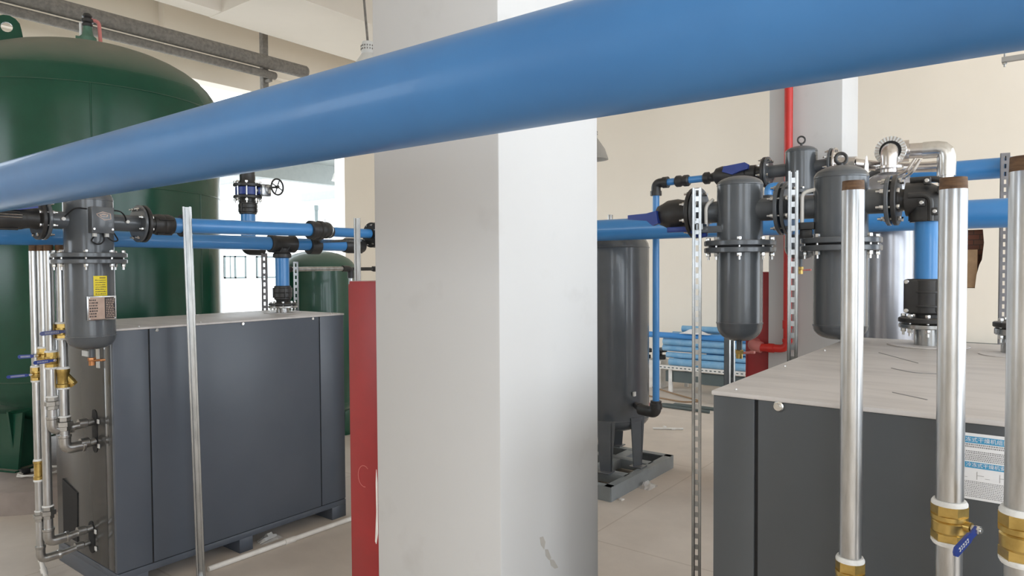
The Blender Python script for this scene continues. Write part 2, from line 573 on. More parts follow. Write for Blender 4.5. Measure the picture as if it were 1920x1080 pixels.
# far-left wall with the big doorway
D0, D1, DZ = 1.0, 7.3, 4.31
struct('wall_left', MB().box((XL - 0.25, D1, -0.2), (XL, YB, ZC + 0.2)).box((XL - 0.25, YF, -0.2), (XL, D0, ZC + 0.2)).box((XL - 0.25, D0, DZ), (XL, D1, ZC + 0.2)), M['wall'])
struct('trim_1', MB().box((XL, 2.2, 4.40), (XL + 0.10, 2.76, ZC)).box((XL, 4.35, 4.55), (XL + 0.14, 7.6, ZC)), M['wall'])
def windowed_wall(axis, pos, lo, hi, openings, z0, z1):
    mb = MB()
    e = [lo] + [q for o in openings for q in o] + [hi]
    def bx(a, b, c, d):
        if axis == 'x':
            mb.box((pos, a, c), (pos + 0.25, b, d))
        else:
            mb.box((a, pos - 0.25, c), (b, pos, d))
    for i in range(0, len(e), 2):
        bx(e[i], e[i + 1], -0.2, ZC + 0.2)
    for a, b in openings:
        bx(a, b, -0.2, z0)
        bx(a, b, z1, ZC + 0.2)
    return mb
struct('wall_right', windowed_wall('x', XR, YF, YB, [(-3.4, -0.2), (0.2, 3.4), (3.8, 6.6), (6.9, 9.4)], 0.7, 4.5), M['wall'])
struct('wall_front', windowed_wall('y', YF, XL, XR, [(-7.7, -5.3), (0.9, 3.3)], 1.5, 3.9), M['wall'])
# ceiling beams
struct('trim_2', MB().box((-7.47, 4.18, 4.6), (-6.2, YB, ZC)).box((-7.465, YF, 4.605), (-7.22, 4.19, ZC)).box((-6.21, 4.20, 4.72), (-1.65, 4.60, ZC)), M['ceiling'])
struct('trim_3', MB().box((-1.66, YF, 4.5), (-1.16, YB, ZC)).box((-1.16, 1.46, 4.5), (XR, 1.98, ZC)).box((-1.16, 5.25, 4.5), (XR, 5.77, ZC)), M['ceiling'])
# pillars
pn = struct('pillar', MB().box((-1.658, 1.459, 0), (-1.158, 1.984, 4.5), 0.006), M['pillar'])
pf = struct('pillar', MB().box((-1.60, 5.25, 0), (-1.10, 5.77, 4.5), 0.006), M['pillar'])
sm = MB()
for pts in (((1012, 1008), (1018, 1006), (1022, 1016), (1020, 1030), (1014, 1022)), ((1022, 1030), (1027, 1030), (1033, 1046), (1029, 1050), (1023, 1042)),
            ((1030, 1048), (1038, 1050), (1046, 1064), (1040, 1066), (1033, 1060))):
    q = [at(x, y, X=-1.158) for x, y in pts]
    sm.prism([(p.y, p.z) for p in q], (-1.158, 0, 0), Y_, Z_, (0.0012, 0, 0))
part(pn, 'plaster_chip', sm, M['chip'])
sm = MB()
q = [at(x, y, Y=1.459) for x, y in ((705, 905), (706, 880), (708, 905), (709, 1000), (706, 1020), (704, 1015), (706, 960))]
sm.prism([(p.x, p.z) for p in q], (0, 1.459, 0), X_, Z_, (0, -0.0015, 0))
part(pn, 'paint_run', sm, M['pvc'])

# outside, seen through the doorway
struct('ground', MB().box((-70, -20, -0.3), (XL - 0.25, 60, -0.02)), M['ground'])
wb = thing('white_building', 'white building with grey framed windows outside the doorway', 'building', (-36.3, 24, 0))
part(wb, 'facade', MB().box((-40, 4, -0.1), (-36.1, 52, 10)), M['outside'])
M['frame_grey'] = mat('grey_green_frame', (0.09, 0.11, 0.105), 0.5)
M['far_glass'] = mat('window_glass', (0.75, 0.80, 0.80), 0.1)
for y0 in (20.75, 22.75, 24.85, 18.75):
    f = MB()
    a, b, c, d = y0, y0 + 1.36, 1.27, 2.55
    for lo, hi in (((a, c), (b, c + 0.08)), ((a, d - 0.08), (b, d)), ((a, c), (a + 0.09, d)), ((b - 0.09, c), (b, d)), ((a + 0.62, c), (a + 0.72, d)), ((a + 0.36, c), (a + 0.40, d))):
        f.box((-36.1, lo[0], lo[1]), (-36.02, hi[0], hi[1]))
    fr = part(wb, 'window_frame', f, M['frame_grey'])
    part(fr, 'pane', MB().box((-36.1, a, c), (-36.06, b, d)), M['far_glass'])
rb = MB()
for k in range(70):
    c = V((random.uniform(-35, -26), random.uniform(14, 27), -0.02))
    s = random.uniform(0.05, 0.22)
    rb.box(c - V((s, s, 0.02)), c + V((s, s * random.uniform(0.5, 2), s * 0.5)), 0.02, Matrix.Rotation(random.uniform(0, 3), 3, 'Z'))
ro = solo('rubble', 'strip of grey rubble on the ground in front of the white building', 'rubble', rb, M['ground'])
ro['kind'] = 'stuff'
# steel canopy outside
cn = thing('steel_canopy', 'pale steel canopy frame outside the top of the doorway', 'canopy', (-12, 8, 0))
M['pale_steel'] = mat('pale_steel', (0.24, 0.26, 0.25), 0.5)
part(cn, 'beam', MB().box((-12.2, 2, 3.55), (-12.0, 16, 3.95)), M['pale_steel'])
for yy in (8.55, 12.2, 5.0):
    part(cn, 'cross_beam', MB().box((-17, yy, 3.72), (-12.2, yy + 0.12, 3.95)), M['pale_steel'])
part(cn, 'canopy_roof', MB().box((-12.6, 6.0, 3.95), (-10.2, 16, 4.01)), M['pale_steel'])
part(cn, 'post', MB().box((-12.2, 13.6, 0), (-12.0, 13.8, 3.55)), M['pale_steel'])
part(cn, 'post', MB().box((-12.2, 2.2, 0), (-12.0, 2.4, 3.55)), M['pale_steel'])
p0 = at(593, 385, X=-20)
solo('outdoor_post', 'thin grey post standing outside the doorway', 'post', MB().cyl((p0.x, p0.y, -0.02), p0, 0.06).cyl(p0, p0 - V((0, 0, 0.18)), 0.075), M['frame_grey'])

# ================================================================== builders of pipework
def flange(root, c, ax, R, t=0.016, hole=0.0, m='grey', name='flange'):
    return part(root, name, MB().disc(c, ax, R, t, 40), M[m])

def coupling(root, a, b, r, m='fitting', name='coupling'):
    """ribbed clamp coupling round a pipe from a to b"""
    a, b = V(a), V(b)
    d = (b - a).normalized()
    L = (b - a).length
    mb = MB().lathe(a, d, [(0, 0), (r * 1.14, 0), (r * 1.24, L * 0.06), (r * 1.24, L * 0.14), (r * 1.34, L * 0.2), (r * 1.34, L * 0.46), (r * 1.28, L * 0.5),
                           (r * 1.34, L * 0.54), (r * 1.34, L * 0.8), (r * 1.24, L * 0.86), (r * 1.24, L * 0.94), (r * 1.14, L), (0, L)], 28)
    x, y, z = frame(d)
    rot = Matrix((x, y, z)).transposed()
    for s in (0, 1, 2, 3):
        an = s * pi / 2 + 0.35
        c = a + d * L / 2 + (x * cos(an) + y * sin(an)) * r * 1.34
        rr = Matrix((x * cos(an) + y * sin(an), y * cos(an) - x * sin(an), z)).transposed()
        mb.box(c - V((r * 0.13, r * 0.09, L * 0.36)), c + V((r * 0.13, r * 0.09, L * 0.36)), r * 0.03, rr)
    o = part(root, name, mb, M[m])
    return o

# ================================================================== 1 the thick blue pipe across the foreground
t = thing('blue_air_pipe', 'thick blue pipe sweeping across the foreground right in front of the white pillar', 'pipe', (-1.0, 0.835, 2.04))
part(t, 'pipe', MB().cyl((XL, 0.835, 2.04), (XR, 0.835, 2.04), 0.08, seg=64), M['blue'])

# ================================================================== filters
def filter_unit(root, x, y, R, zt, zs, zu0, zu1, zl0, zl1, zb, zbot, RF, nb=8, lugs=True):
    top = MB()
    prof = [(R * 0.99, zu0), (R, zu0), (R, zs), (R * 1.015, zs + 0.002), (R * 1.015, zs + 0.006)]
    for k in range(1, 9):
        a = pi / 2 * k / 8
        prof.append((R * cos(a), zs + 0.006 + (zt - zs - 0.006) * sin(a)))
    top.lathe((x, y, 0), Z_, prof, 48)
    part(root, 'head', top, M['grey'])
    bot = MB()
    prof = [(R * 0.99, zl1), (R, zl1), (R, zb + 0.004), (R * 1.02, zb + 0.003), (R * 1.02, zb - 0.003), (R, zb - 0.006)]
    for k in range(1, 9):
        a = pi / 2 * k / 8
        prof.append((R * (cos(a) ** 0.75 if k < 8 else 0), zb - 0.006 - (zb - 0.006 - zbot) * sin(a)))
    bot.lathe((x, y, 0), Z_, prof, 48)
    part(root, 'bowl', bot, M['grey'])
    tu, tl = zu1 - zu0, zl1 - zl0
    part(root, 'flange', MB().disc((x, y, (zu0 + zu1) / 2), Z_, RF, tu, 48), M['grey'])
    part(root, 'flange', MB().disc((x, y, (zl0 + zl1) / 2), Z_, RF, tl, 48), M['grey'])
    part(root, 'gasket', MB().disc((x, y, (zu0 + zl1) / 2), Z_, RF * 0.88, zu0 - zl1, 40, ch=0.0005), M['rubber'])
    bolts(root, (x, y, (zu1 + zl0) / 2), Z_, RF * 0.88, nb, 0.0105, zu1 - zl0, 0.32)

def drain(root, x, y, z0, z1, m='brass'):
    part(root, 'drain_nipple', MB().cyl((x, y, z0 + 0.01), (x, y, z0 - (z0 - z1) * 0.5), 0.013), M['grey'])
    mb = MB().hexa((x, y, z1 + (z0 - z1) * 0.38), Z_, 0.019, (z0 - z1) * 0.22)
    mb.cyl((x, y, z1 + (z0 - z1) * 0.3), (x, y, z1), 0.015)
    v = part(root, 'drain_valve', mb, M[m])
    part(v, 'drain_handle', MB().cyl((x + 0.01, y, z1 + 0.025), (x + 0.045, y + 0.03, z1 + 0.028), 0.006).box((x + 0.035, y + 0.018, z1 + 0.022), (x + 0.06, y + 0.042, z1 + 0.034), 0.003), M['pink'] if m == 'brass' else M['copper'])

# ---- left filter
FX, FY, FR = -3.93, 1.517, 0.1122
LZ = 2.0
t = thing('compressed_air_filter', 'dark grey filter with yellow sticker and nameplate hanging at the corner of the left cabinet', 'filter', (FX, FY, 1.34), 'grey line filters')
FL = t
filter_unit(t, FX, FY, FR, 2.185, 2.102, 1.815, 1.838, 1.784, 1.806, 1.417, 1.345, 0.172)
drain(t, FX, FY, 1.345, 1.262, 'copper')
part(t, 'inlet_stub', MB().cyl((FX, FY - 0.05, LZ), (FX, 1.318, LZ), 0.043), M['grey'])
part(t, 'outlet_stub', MB().cyl((FX, FY + 0.05, LZ), (FX, 1.772, LZ), 0.043), M['grey'])
flange(t, (FX, 1.318, LZ), Y_, 0.1)
flange(t, (FX, 1.764, LZ), Y_, 0.1)
bolts(t, (FX, 1.306, LZ), -Y_, 0.081, 8, 0.0085, 0.040, 0.39)
bolts(t, (FX, 1.776, LZ), Y_, 0.081, 8, 0.0085, 0.040, 0.39)
bx = part(t, 'gauge_box', MB().box((FX + 0.09, 1.474, 1.935), (FX + 0.15, 1.578, 2.066), 0.003), M['grey'], 'square grey gauge box with copper coloured emblem')
e = MB()
ex = FX + 0.15
def poly_frame(mb, pts, w, x):
    c = V((sum(p[0] for p in pts) / len(pts), sum(p[1] for p in pts) / len(pts)))
    inner = [V(p) + (c - V(p)).normalized() * w for p in pts]
    n = len(pts)
    for i in range(n):
        j = (i + 1) % n
        q = [pts[i], pts[j], inner[j], inner[i]]
        mb.prism([(a[0], a[1]) for a in q], (x, 0, 0), Y_, Z_, (0.0012, 0, 0))
poly_frame(e, [(1.494, 2.030), (1.524, 2.042), (1.561, 2.034), (1.563, 2.006), (1.532, 1.999), (1.500, 2.020)], 0.004, ex)
poly_frame(e, [(1.508, 2.026), (1.526, 2.033), (1.549, 2.028), (1.545, 2.016), (1.516, 2.017)], 0.0055, ex)
part(bx, 'emblem', e, M['plate'])
screws(bx, [(ex, 1.484, 1.955), (ex, 1.569, 1.955)], X_, 0.006)
part(bx, 'cable_gland', MB().cyl((FX + 0.12, 1.497, 1.938), (FX + 0.12, 1.497, 1.918), 0.011, seg=8).cyl((FX + 0.12, 1.553, 1.938), (FX + 0.12, 1.553, 1.918), 0.011, seg=8), M['tape'], 'two pale cable glands')
part(t, 'sensing_tube', MB().tube(bend([(FX + 0.12, 1.497, 1.92), (FX + 0.135, 1.47, 1.895), (FX + 0.135, 1.51, 1.875), (FX + 0.13, 1.54, 1.90), (FX + 0.11, 1.53, 1.96)], 0.025), 0.0035, 8)
     .tube(bend([(FX + 0.12, 1.553, 1.92), (FX + 0.13, 1.575, 1.895), (FX + 0.12, 1.61, 1.90), (FX + 0.09, 1.60, 1.94)], 0.02), 0.0035, 8), M['rubber'])
part(t, 'sensing_tube', MB().tube(bend([(FX + 0.10, 1.476, 2.055), (FX + 0.10, 1.42, 2.06), (FX + 0.06, 1.40, 2.03), (FX + 0.046, 1.385, 2.006)], 0.04), 0.0035, 8), M['rubber'])
part(t, 'sensing_tube', MB().tube(bend([(FX + 0.10, 1.575, 2.055), (FX + 0.10, 1.63, 2.055), (FX + 0.07, 1.665, 2.03), (FX + 0.046, 1.68, 2.006)], 0.04), 0.0035, 8), M['rubber'], 'thin black tubes curling from the gauge box')
part(t, 'tube_fitting', MB().cyl((FX + 0.035, 1.385, 2.004), (FX + 0.056, 1.385, 2.004), 0.009, seg=8).cyl((FX + 0.035, 1.685, 2.004), (FX + 0.056, 1.685, 2.004), 0.009, seg=8), M['tape'])
aY = math.atan2(1.523 - FY, 0.115)
st = part(t, 'yellow_sticker', MB().patch((FX, FY, 0), FR + 0.0003, -0.24, 0.34, 1.622, 1.722), M['yellow'], 'bright yellow printed sticker')
tx = MB()
for i in range(8):
    z = 1.71 - i * 0.0115
    if i == 0:
        tx.patch((FX, FY, 0), FR + 0.001, 0.0, 0.27, z, z + 0.004, 4)
        continue
    a = -0.17
    while a < 0.26:
        l = random.uniform(0.015, 0.06)
        tx.patch((FX, FY, 0), FR + 0.001, a, a + l, z, z + random.uniform(0.0025, 0.005), 2)
        a += l + random.uniform(0.012, 0.03)
part(st, 'print', tx, M['ink'])
px_ = FX + FR + 0.022
np_ = part(t, 'nameplate', MB().box((px_ - 0.004, 1.450, 1.500), (px_, 1.586, 1.622), 0.002), M['strut'], 'framed black and copper nameplate')
part(np_, 'plate_bracket', MB().box((px_ - 0.03, 1.455, 1.503), (px_ - 0.004, 1.475, 1.618)).box((px_ - 0.03, 1.56, 1.503), (px_ - 0.004, 1.58, 1.618)), M['grey'])
part(np_, 'plate_face', MB().box((px_, 1.456, 1.506), (px_ + 0.0008, 1.580, 1.616)), M['plate'])
tx = MB()
tx.box((px_, 1.530, 1.508), (px_ + 0.0014, 1.579, 1.614))
part(np_, 'plate_panel', tx, M['plate_dark'])
tx = MB()
for i in range(11):
    z = 1.602 - i * 0.0088
    a = 1.536
    while a < 1.572:
        l = random.uniform(0.004, 0.012)
        tx.box((px_ + 0.0014, a, z), (px_ + 0.0018, min(a + l, 1.576), z + 0.004))
        a += l + 0.003
part(np_, 'plate_print', tx, M['plate'])
tx = MB()
for i in range(7):
    z = 1.598 - i * 0.0135
    a = 1.460
    while a < 1.492:
        l = random.uniform(0.003, 0.008)
        tx.box((px_ + 0.0008, a, z), (px_ + 0.0012, a + l, z + 0.007))
        a += l + 0.003
part(np_, 'plate_marks', tx, M['plate_dark'])
screws(np_, [(px_ + 0.0008, 1.459, 1.509), (px_ + 0.0008, 1.577, 1.509), (px_ + 0.0008, 1.459, 1.613), (px_ + 0.0008, 1.577, 1.613)], X_, 0.004)

# ---- left valve feeding the filter
t = thing('inlet_valve', 'black pipe valve with blue lever bolted left of the left filter', 'valve', (FX, 1.15, LZ - 0.06))
coupling(t, (FX, 1.0, LZ), (FX, 1.235, LZ), 0.043, name='valve_body')
part(t, 'neck', MB().lathe((FX, 1.225, LZ), Y_, [(0, 0), (0.05, 0), (0.046, 0.03), (0.052, 0.06), (0, 0.06)], 24), M['fitting'])
part(t, 'flange', MB().disc((FX, 1.294, LZ), Y_, 0.1, 0.018, 40), M['fitting'])
part(t, 'lever', MB().prism([(1.05, 2.03), (1.05, 2.055), (1.16, 2.062), (1.272, 2.072), (1.277, 2.05), (1.2, 2.036)], (FX + 0.03, 0, 0), Y_, Z_, (0.03, 0, 0)), M['handle'], 'flat blue lever')
part(t, 'tie_rod', MB().cyl((FX + 0.06, 1.045, 2.012), (FX + 0.06, 1.21, 2.012), 0.004, seg=8).cyl((FX + 0.06, 1.045, 2.0), (FX + 0.06, 1.21, 2.0), 0.004, seg=8), M['strut'])

# ---- blue line from the left filter over the cabinet
t = thing('blue_branch_pipe', 'blue pipe running from the left filter above the front of the left cabinet', 'pipe', (FX, 2.4, 1.95))
part(t, 'flange', MB().disc((FX, 1.789, LZ), Y_, 0.1, 0.018, 40), M['fitting'])
part(t, 'neck', MB().lathe((FX, 1.797, LZ), Y_, [(0, 0), (0.05, 0), (0.042, 0.02), (0.046, 0.045), (0, 0.045)], 24), M['fitting'])
coupling(t, (FX, 1.835, LZ), (FX, 1.945, LZ), 0.043)
part(t, 'pipe', MB().cyl((FX, 1.93, LZ), (FX, 2.88, LZ + 0.012), 0.043, seg=40), M['blue_clean'])
part(t, 'pipe_clamp', MB().disc((FX, 2.005, LZ), Y_, 0.062, 0.03, 28), M['rubber'])
el = MB().tube(bend([(FX, 2.86, LZ + 0.012), (FX - 0.005, 2.99, LZ + 0.015), (FX - 0.18, 3.13, LZ + 0.025), (-4.27, 3.22, 2.03), (-4.3, 3.31, 2.03)], 0.05), 0.05, 24,)
el.lathe((FX, 2.855, LZ + 0.012), Y_, [(0.05, 0), (0.062, 0.004), (0.062, 0.03), (0.055, 0.036), (0.055, 0.07), (0.064, 0.076), (0.064, 0.1), (0.05, 0.106)], 28)
part(t, 'elbow', el, M['fitting'])
part(t, 'elbow_band', MB().ring((FX - 0.02, 3.005, LZ + 0.016), (-0.6, 0.8, 0), 0.053, 0.005).cyl((FX - 0.02, 3.005, LZ + 0.07), (FX - 0.02, 3.005, LZ + 0.095), 0.005, seg=8), M['strut'])
part(t, 'rear_pipe', MB().cyl((-4.3, 3.3, 2.03), (-4.3, 3.70, 2.03), 0.036, seg=32), M['blue_clean'])
part(t, 'rear_flange', MB().disc((-4.3, 3.72, 2.02), Y_, 0.1, 0.02, 36).disc((-4.3, 3.75, 2.02), Y_, 0.1, 0.02, 36).cyl((-4.3, 3.74, 2.02), (-4.3, 3.9, 2.02), 0.05), M['fitting'])
bolts(t, (-4.3, 3.735, 2.02), Y_, 0.08, 8, 0.008, 0.05, 0.3)

for o_ in [q for q in WORLD if q.parent is None and q.get('label') and q.name.split('.')[0] in ('compressed_air_filter', 'inlet_valve', 'blue_branch_pipe')]:
    o_.location += V((0.071, -0.0275, 0.002))                       # keeps the bowl clear of the cabinet corner
# ---- lower blue header
t = thing('blue_header_pipe', 'lower blue pipe running behind the left filter and over the middle of the left cabinet', 'pipe', (-4.3, 2.2, 1.885))
part(t, 'pipe', MB().cyl((-4.3, 1.0, 1.935), (-4.3, 2.815, 1.935), 0.047, seg=40), M['blue_clean'])
part(t, 'rear_pipe', MB().cyl((-4.3, 3.025, 1.935), (-4.3, 3.48, 1.935), 0.044, seg=40), M['blue_clean'])
coupling(t, (-4.3, 3.47, 1.935), (-4.3, 3.66, 1.935), 0.044)
part(t, 'saddle_clamp', MB().disc((-4.3, 3.19, 1.925), Y_, 0.062, 0.09, 28), M['fitting'])

# ---- drop leg on the left cabinet
DX, DY = -4.3, 2.92
t = thing('drop_pipe', 'short vertical blue pipe with black tee standing on the left cabinet lid', 'pipe', (DX, DY, 1.44), 'blue drop pipes on cabinet lids')
tee = MB().lathe((DX, DY - 0.105, 1.935), Y_, [(0, 0), (0.056, 0), (0.064, 0.008), (0.064, 0.035), (0.057, 0.045), (0.057, 0.165), (0.064, 0.175), (0.064, 0.202), (0.056, 0.21), (0, 0.21)], 28)
tee.lathe((DX, DY, 1.90), -Z_, [(0, 0), (0.054, 0), (0.056, 0.03), (0.064, 0.04), (0.064, 0.062), (0.05, 0.068), (0, 0.068)], 28)
part(t, 'tee', tee, M['fitting'])
part(t, 'tee_strap', MB().ring((DX, DY, 1.875), Z_, 0.066, 0.004).cyl((DX + 0.045, DY - 0.05, 1.87), (DX + 0.045, DY + 0.0, 1.95), 0.005, seg=8).cyl((DX + 0.05, DY + 0.0, 1.87), (DX + 0.05, DY + 0.05, 1.95), 0.005, seg=8), M['fitting'])
part(t, 'pipe', MB().cyl((DX, DY, 1.84), (DX, DY, 1.62), 0.0475, seg=40), M['blue_clean'])
coupling(t, (DX, DY, 1.635), (DX, DY, 1.535), 0.0475)
part(t, 'neck', MB().lathe((DX, DY, 1.54), -Z_, [(0, 0), (0.05, 0), (0.045, 0.02), (0.06, 0.035), (0, 0.035)], 24), M['fitting'])
part(t, 'upper_flange', MB().disc((DX, DY, 1.503), Z_, 0.098, 0.014, 36), M['fitting'])
part(t, 'lower_flange', MB().disc((DX, DY, 1.485), Z_, 0.1, 0.016, 36), M['steel'], 'grey steel flange under the black one')
part(t, 'stub', MB().cyl((DX, DY, 1.48), (DX, DY, 1.441), 0.045, seg=32), M['steel'])
part(t, 'cover_ring', MB().disc((DX, DY, 1.4425), Z_, 0.13, 0.003, 40), M['lid'])
bolts(t, (DX, DY, 1.495), Z_, 0.082, 8, 0.0085, 0.034, 0.2)

# ---- pipe with butterfly valve behind
BX, BY = -4.985, 3.081
t = thing('butterfly_valve', 'upright blue pipe with black flanged valve and handwheel before the bright doorway', 'valve', (BX, BY, 1.86))
part(t, 'pipe', MB().cyl((BX, BY, 2.20), (BX, BY, 1.93), 0.055, seg=36), M['blue_clean'])
coupling(t, (BX, BY, 2.19), (BX, BY, 2.285), 0.054)
part(t, 'lower_flange', MB().disc((BX, BY, 2.325), Z_, 0.108, 0.022, 36).lathe((BX, BY, 2.28), Z_, [(0, 0), (0.058, 0), (0.062, 0.035), (0, 0.035)], 24), M['fitting'])
part(t, 'valve_body', MB().disc((BX, BY, 2.372), Z_, 0.088, 0.062, 32).box((BX + 0.02, BY + 0.03, 2.345), (BX + 0.11, BY + 0.085, 2.40), 0.006), M['handle'], 'dark blue disc body')
part(t, 'upper_flange', MB().disc((BX, BY, 2.418), Z_, 0.108, 0.022, 36).lathe((BX, BY, 2.43), Z_, [(0, 0), (0.07, 0), (0.058, 0.03), (0.058, 0.07), (0, 0.07)], 24), M['fitting'])
bolts(t, (BX, BY, 2.372), Z_, 0.094, 8, 0.011, 0.125, 0.15)
gd = V((0.79, 0.61, 0)).normalized()
gp = V((BX, BY, 2.375))
part(t, 'gearbox', MB().cyl(gp + gd * 0.085, gp + gd * 0.15, 0.038).box(gp + gd * 0.13 - V((0.04, 0.04, 0.045)), gp + gd * 0.13 + V((0.04, 0.04, 0.05)), 0.008), M['strut'], 'grey gearbox with round dial')
wc = gp + gd * 0.235 + V((0, 0, 0.03))
wn = V((0.80, 0.15, 0.0)).normalized()
wh = MB().ring(wc, wn, 0.062, 0.0075, 40, 10)
wx, wy, wz = frame(wn)
for k in range(4):
    a = k * pi / 2 + 0.4
    wh.cyl(wc, wc + (wx * cos(a) + wy * sin(a)) * 0.062, 0.005, seg=8)
wh.cyl(wc - wn * 0.015, wc + wn * 0.012, 0.013, seg=12).cyl(wc, gp + gd * 0.15 + V((0, 0, 0.02)), 0.008, seg=10)
part(t, 'handwheel', wh, M['fitting'])
part(t, 'top_elbow', MB().tube(bend([(BX, BY, 2.48), (BX, BY, 2.66), (-5.81, BY - 0.06, 2.66)], 0.12), 0.055, 24), M['fitting'])
part(t, 'bottom_elbow', MB().tube(bend([(BX, BY, 1.98), (BX, BY, 1.925), (BX, BY + 0.12, 1.925)], 0.08), 0.06, 24), M['fitting'])

# ================================================================== left cabinet
def cabinet(root, x0, x1, y0, y1, h, face, seams, m, foot=True):
    """dark enclosure; face '+x' or '-y' is the long front split by seams"""
    part(root, 'body', MB().box((x0 + 0.006, y0 + 0.006, 0.12), (x1 - 0.006, y1 - 0.006, h - 0.012)), M['dark'])
    g = 0.004
    if face == '+x':
        e = [y0] + seams + [y1]
        for a, b in zip(e, e[1:]):
            part(root, 'door_panel', MB().box((x1 - 0.03, a + (g if a > y0 else 0), 0.126), (x1, b - (g if b < y1 else 0), h - 0.012), 0.003), m)
        part(root, 'end_panel', MB().box((x0, y0, 0.126), (x1 - 0.112, y0 + 0.02, h - 0.012), 0.002), M['cabinet_end'])
        part(root, 'corner_panel', MB().box((x1 - 0.109, y0, 0.126), (x1 - 0.030, y0 + 0.02, h - 0.012), 0.002), M['cabinet_end'])
        part(root, 'rear_panel', MB().box((x0, y1 - 0.02, 0.126), (x1 - 0.03, y1, h - 0.012), 0.002), m)
    else:
        e = [x0] + seams + [x1]
        for a, b in zip(e, e[1:]):
            part(root, 'door_panel', MB().box((a + (g if a > x0 else 0), y0, 0.126), (b - (g if b < x1 else 0), y0 + 0.03, h - 0.012), 0.003), m)
        part(root, 'end_panel', MB().box((x0, y0 + 0.03, 0.126), (x0 + 0.02, y1, h - 0.012), 0.002), m)
        part(root, 'end_panel', MB().box((x1 - 0.02, y0 + 0.03, 0.126), (x1, y1, h - 0.012), 0.002), m)
    part(root, 'lid', MB().box((x0 - 0.004, y0 - 0.004, h - 0.012), (x1 + 0.004, y1 + 0.004, h), 0.003), M['lid'], 'pale dusty metal lid')
    b = MB().box((x0, y0, 0.085), (x1, y1, 0.122), 0.002)
    part(root, 'skid_base', b, m)
    if foot:
        if face == '+x':
            n = [(y0, y0 + 0.16), (2.31, 2.40), (y1 - 0.12, y1)]
            for a, c in n:
                part(root, 'skid_foot', MB().box((x0, a, 0), (x1, c, 0.086), 0.002), m)
        else:
            for a, c in ((x0, x0 + 0.12), ((x0 + x1) / 2 - 0.06, (x0 + x1) / 2 + 0.06), (x1 - 0.12, x1)):
                part(root, 'skid_foot', MB().box((a, y0, 0), (c, y1, 0.086), 0.002), m)

t = thing('compressor_cabinet', 'dark grey machine cabinet at left with grey lid, behind the left filter and galvanised pipes', 'cabinet', (-4.29, 2.37, 0))
CL = t
cabinet(t, -4.69, -3.89, 1.603, 3.13, 1.44, '+x', [1.792, 2.925], M['cabinet'])
screws(t, [(-3.8885, 1.835, 1.418), (-3.8885, 2.356, 1.418), (-3.8885, 2.87, 1.418)], X_, 0.010)
screws(t, [(-3.91, 1.75, 1.4405), (-3.91, 2.1, 1.4405), (-4.6, 2.45, 1.4405), (-3.92, 3.05, 1.4405)], Z_, 0.007)
def slot(cx, z0, z1, w=0.045):
    mb = MB()
    pts = []
    for k in range(9):
        a = pi * k / 8
        pts.append((cx + cos(a) * w / 2, z1 - w / 2 + sin(a) * w / 2))
    for k in range(9):
        a = pi + pi * k / 8
        pts.append((cx + cos(a) * w / 2, z0 + w / 2 + sin(a) * w / 2))
    return mb.prism(pts, (0, 1.599, 0), X_, Z_, (0, 0.004, 0))
part(t, 'pipe_slot', slot(-4.13, 0.745, 0.985, 0.065), M['dark'])
part(t, 'pipe_slot', slot(-4.205, 0.165, 0.345, 0.075), M['dark'])
part(t, 'air_vent', MB().prism([(-4.60, 0.18), (-4.40, 0.18), (-4.385, 0.47), (-4.60, 0.515)], (0, 1.599, 0), X_, Z_, (0, 0.004, 0)), M['dark'], 'black opening low in the end panel')
tg = MB()
for x, z in ((-4.075, 0.925), (-4.075, 0.79), (-4.145, 0.30), (-4.145, 0.205), (-4.34, 0.27)):
    tg.box((x - 0.011, 1.594, z - 0.012), (x + 0.011, 1.6, z + 0.012), 0.002)
part(t, 'port_tag', tg, M['tape'], 'small white tags beside the pipe slots')
part(t, 'white_label', MB().box((-4.27, 1.597, 1.272), (-4.19, 1.603, 1.302)), M['tape'])
part(t, 'white_label', MB().box((-4.085, 1.597, 1.22), (-4.05, 1.603, 1.325)), M['tape'])

# ---- galvanised risers at its end
def hexnipple(mb, x, y, z, r, h):
    mb.hexa((x, y, z), Z_, r, h)

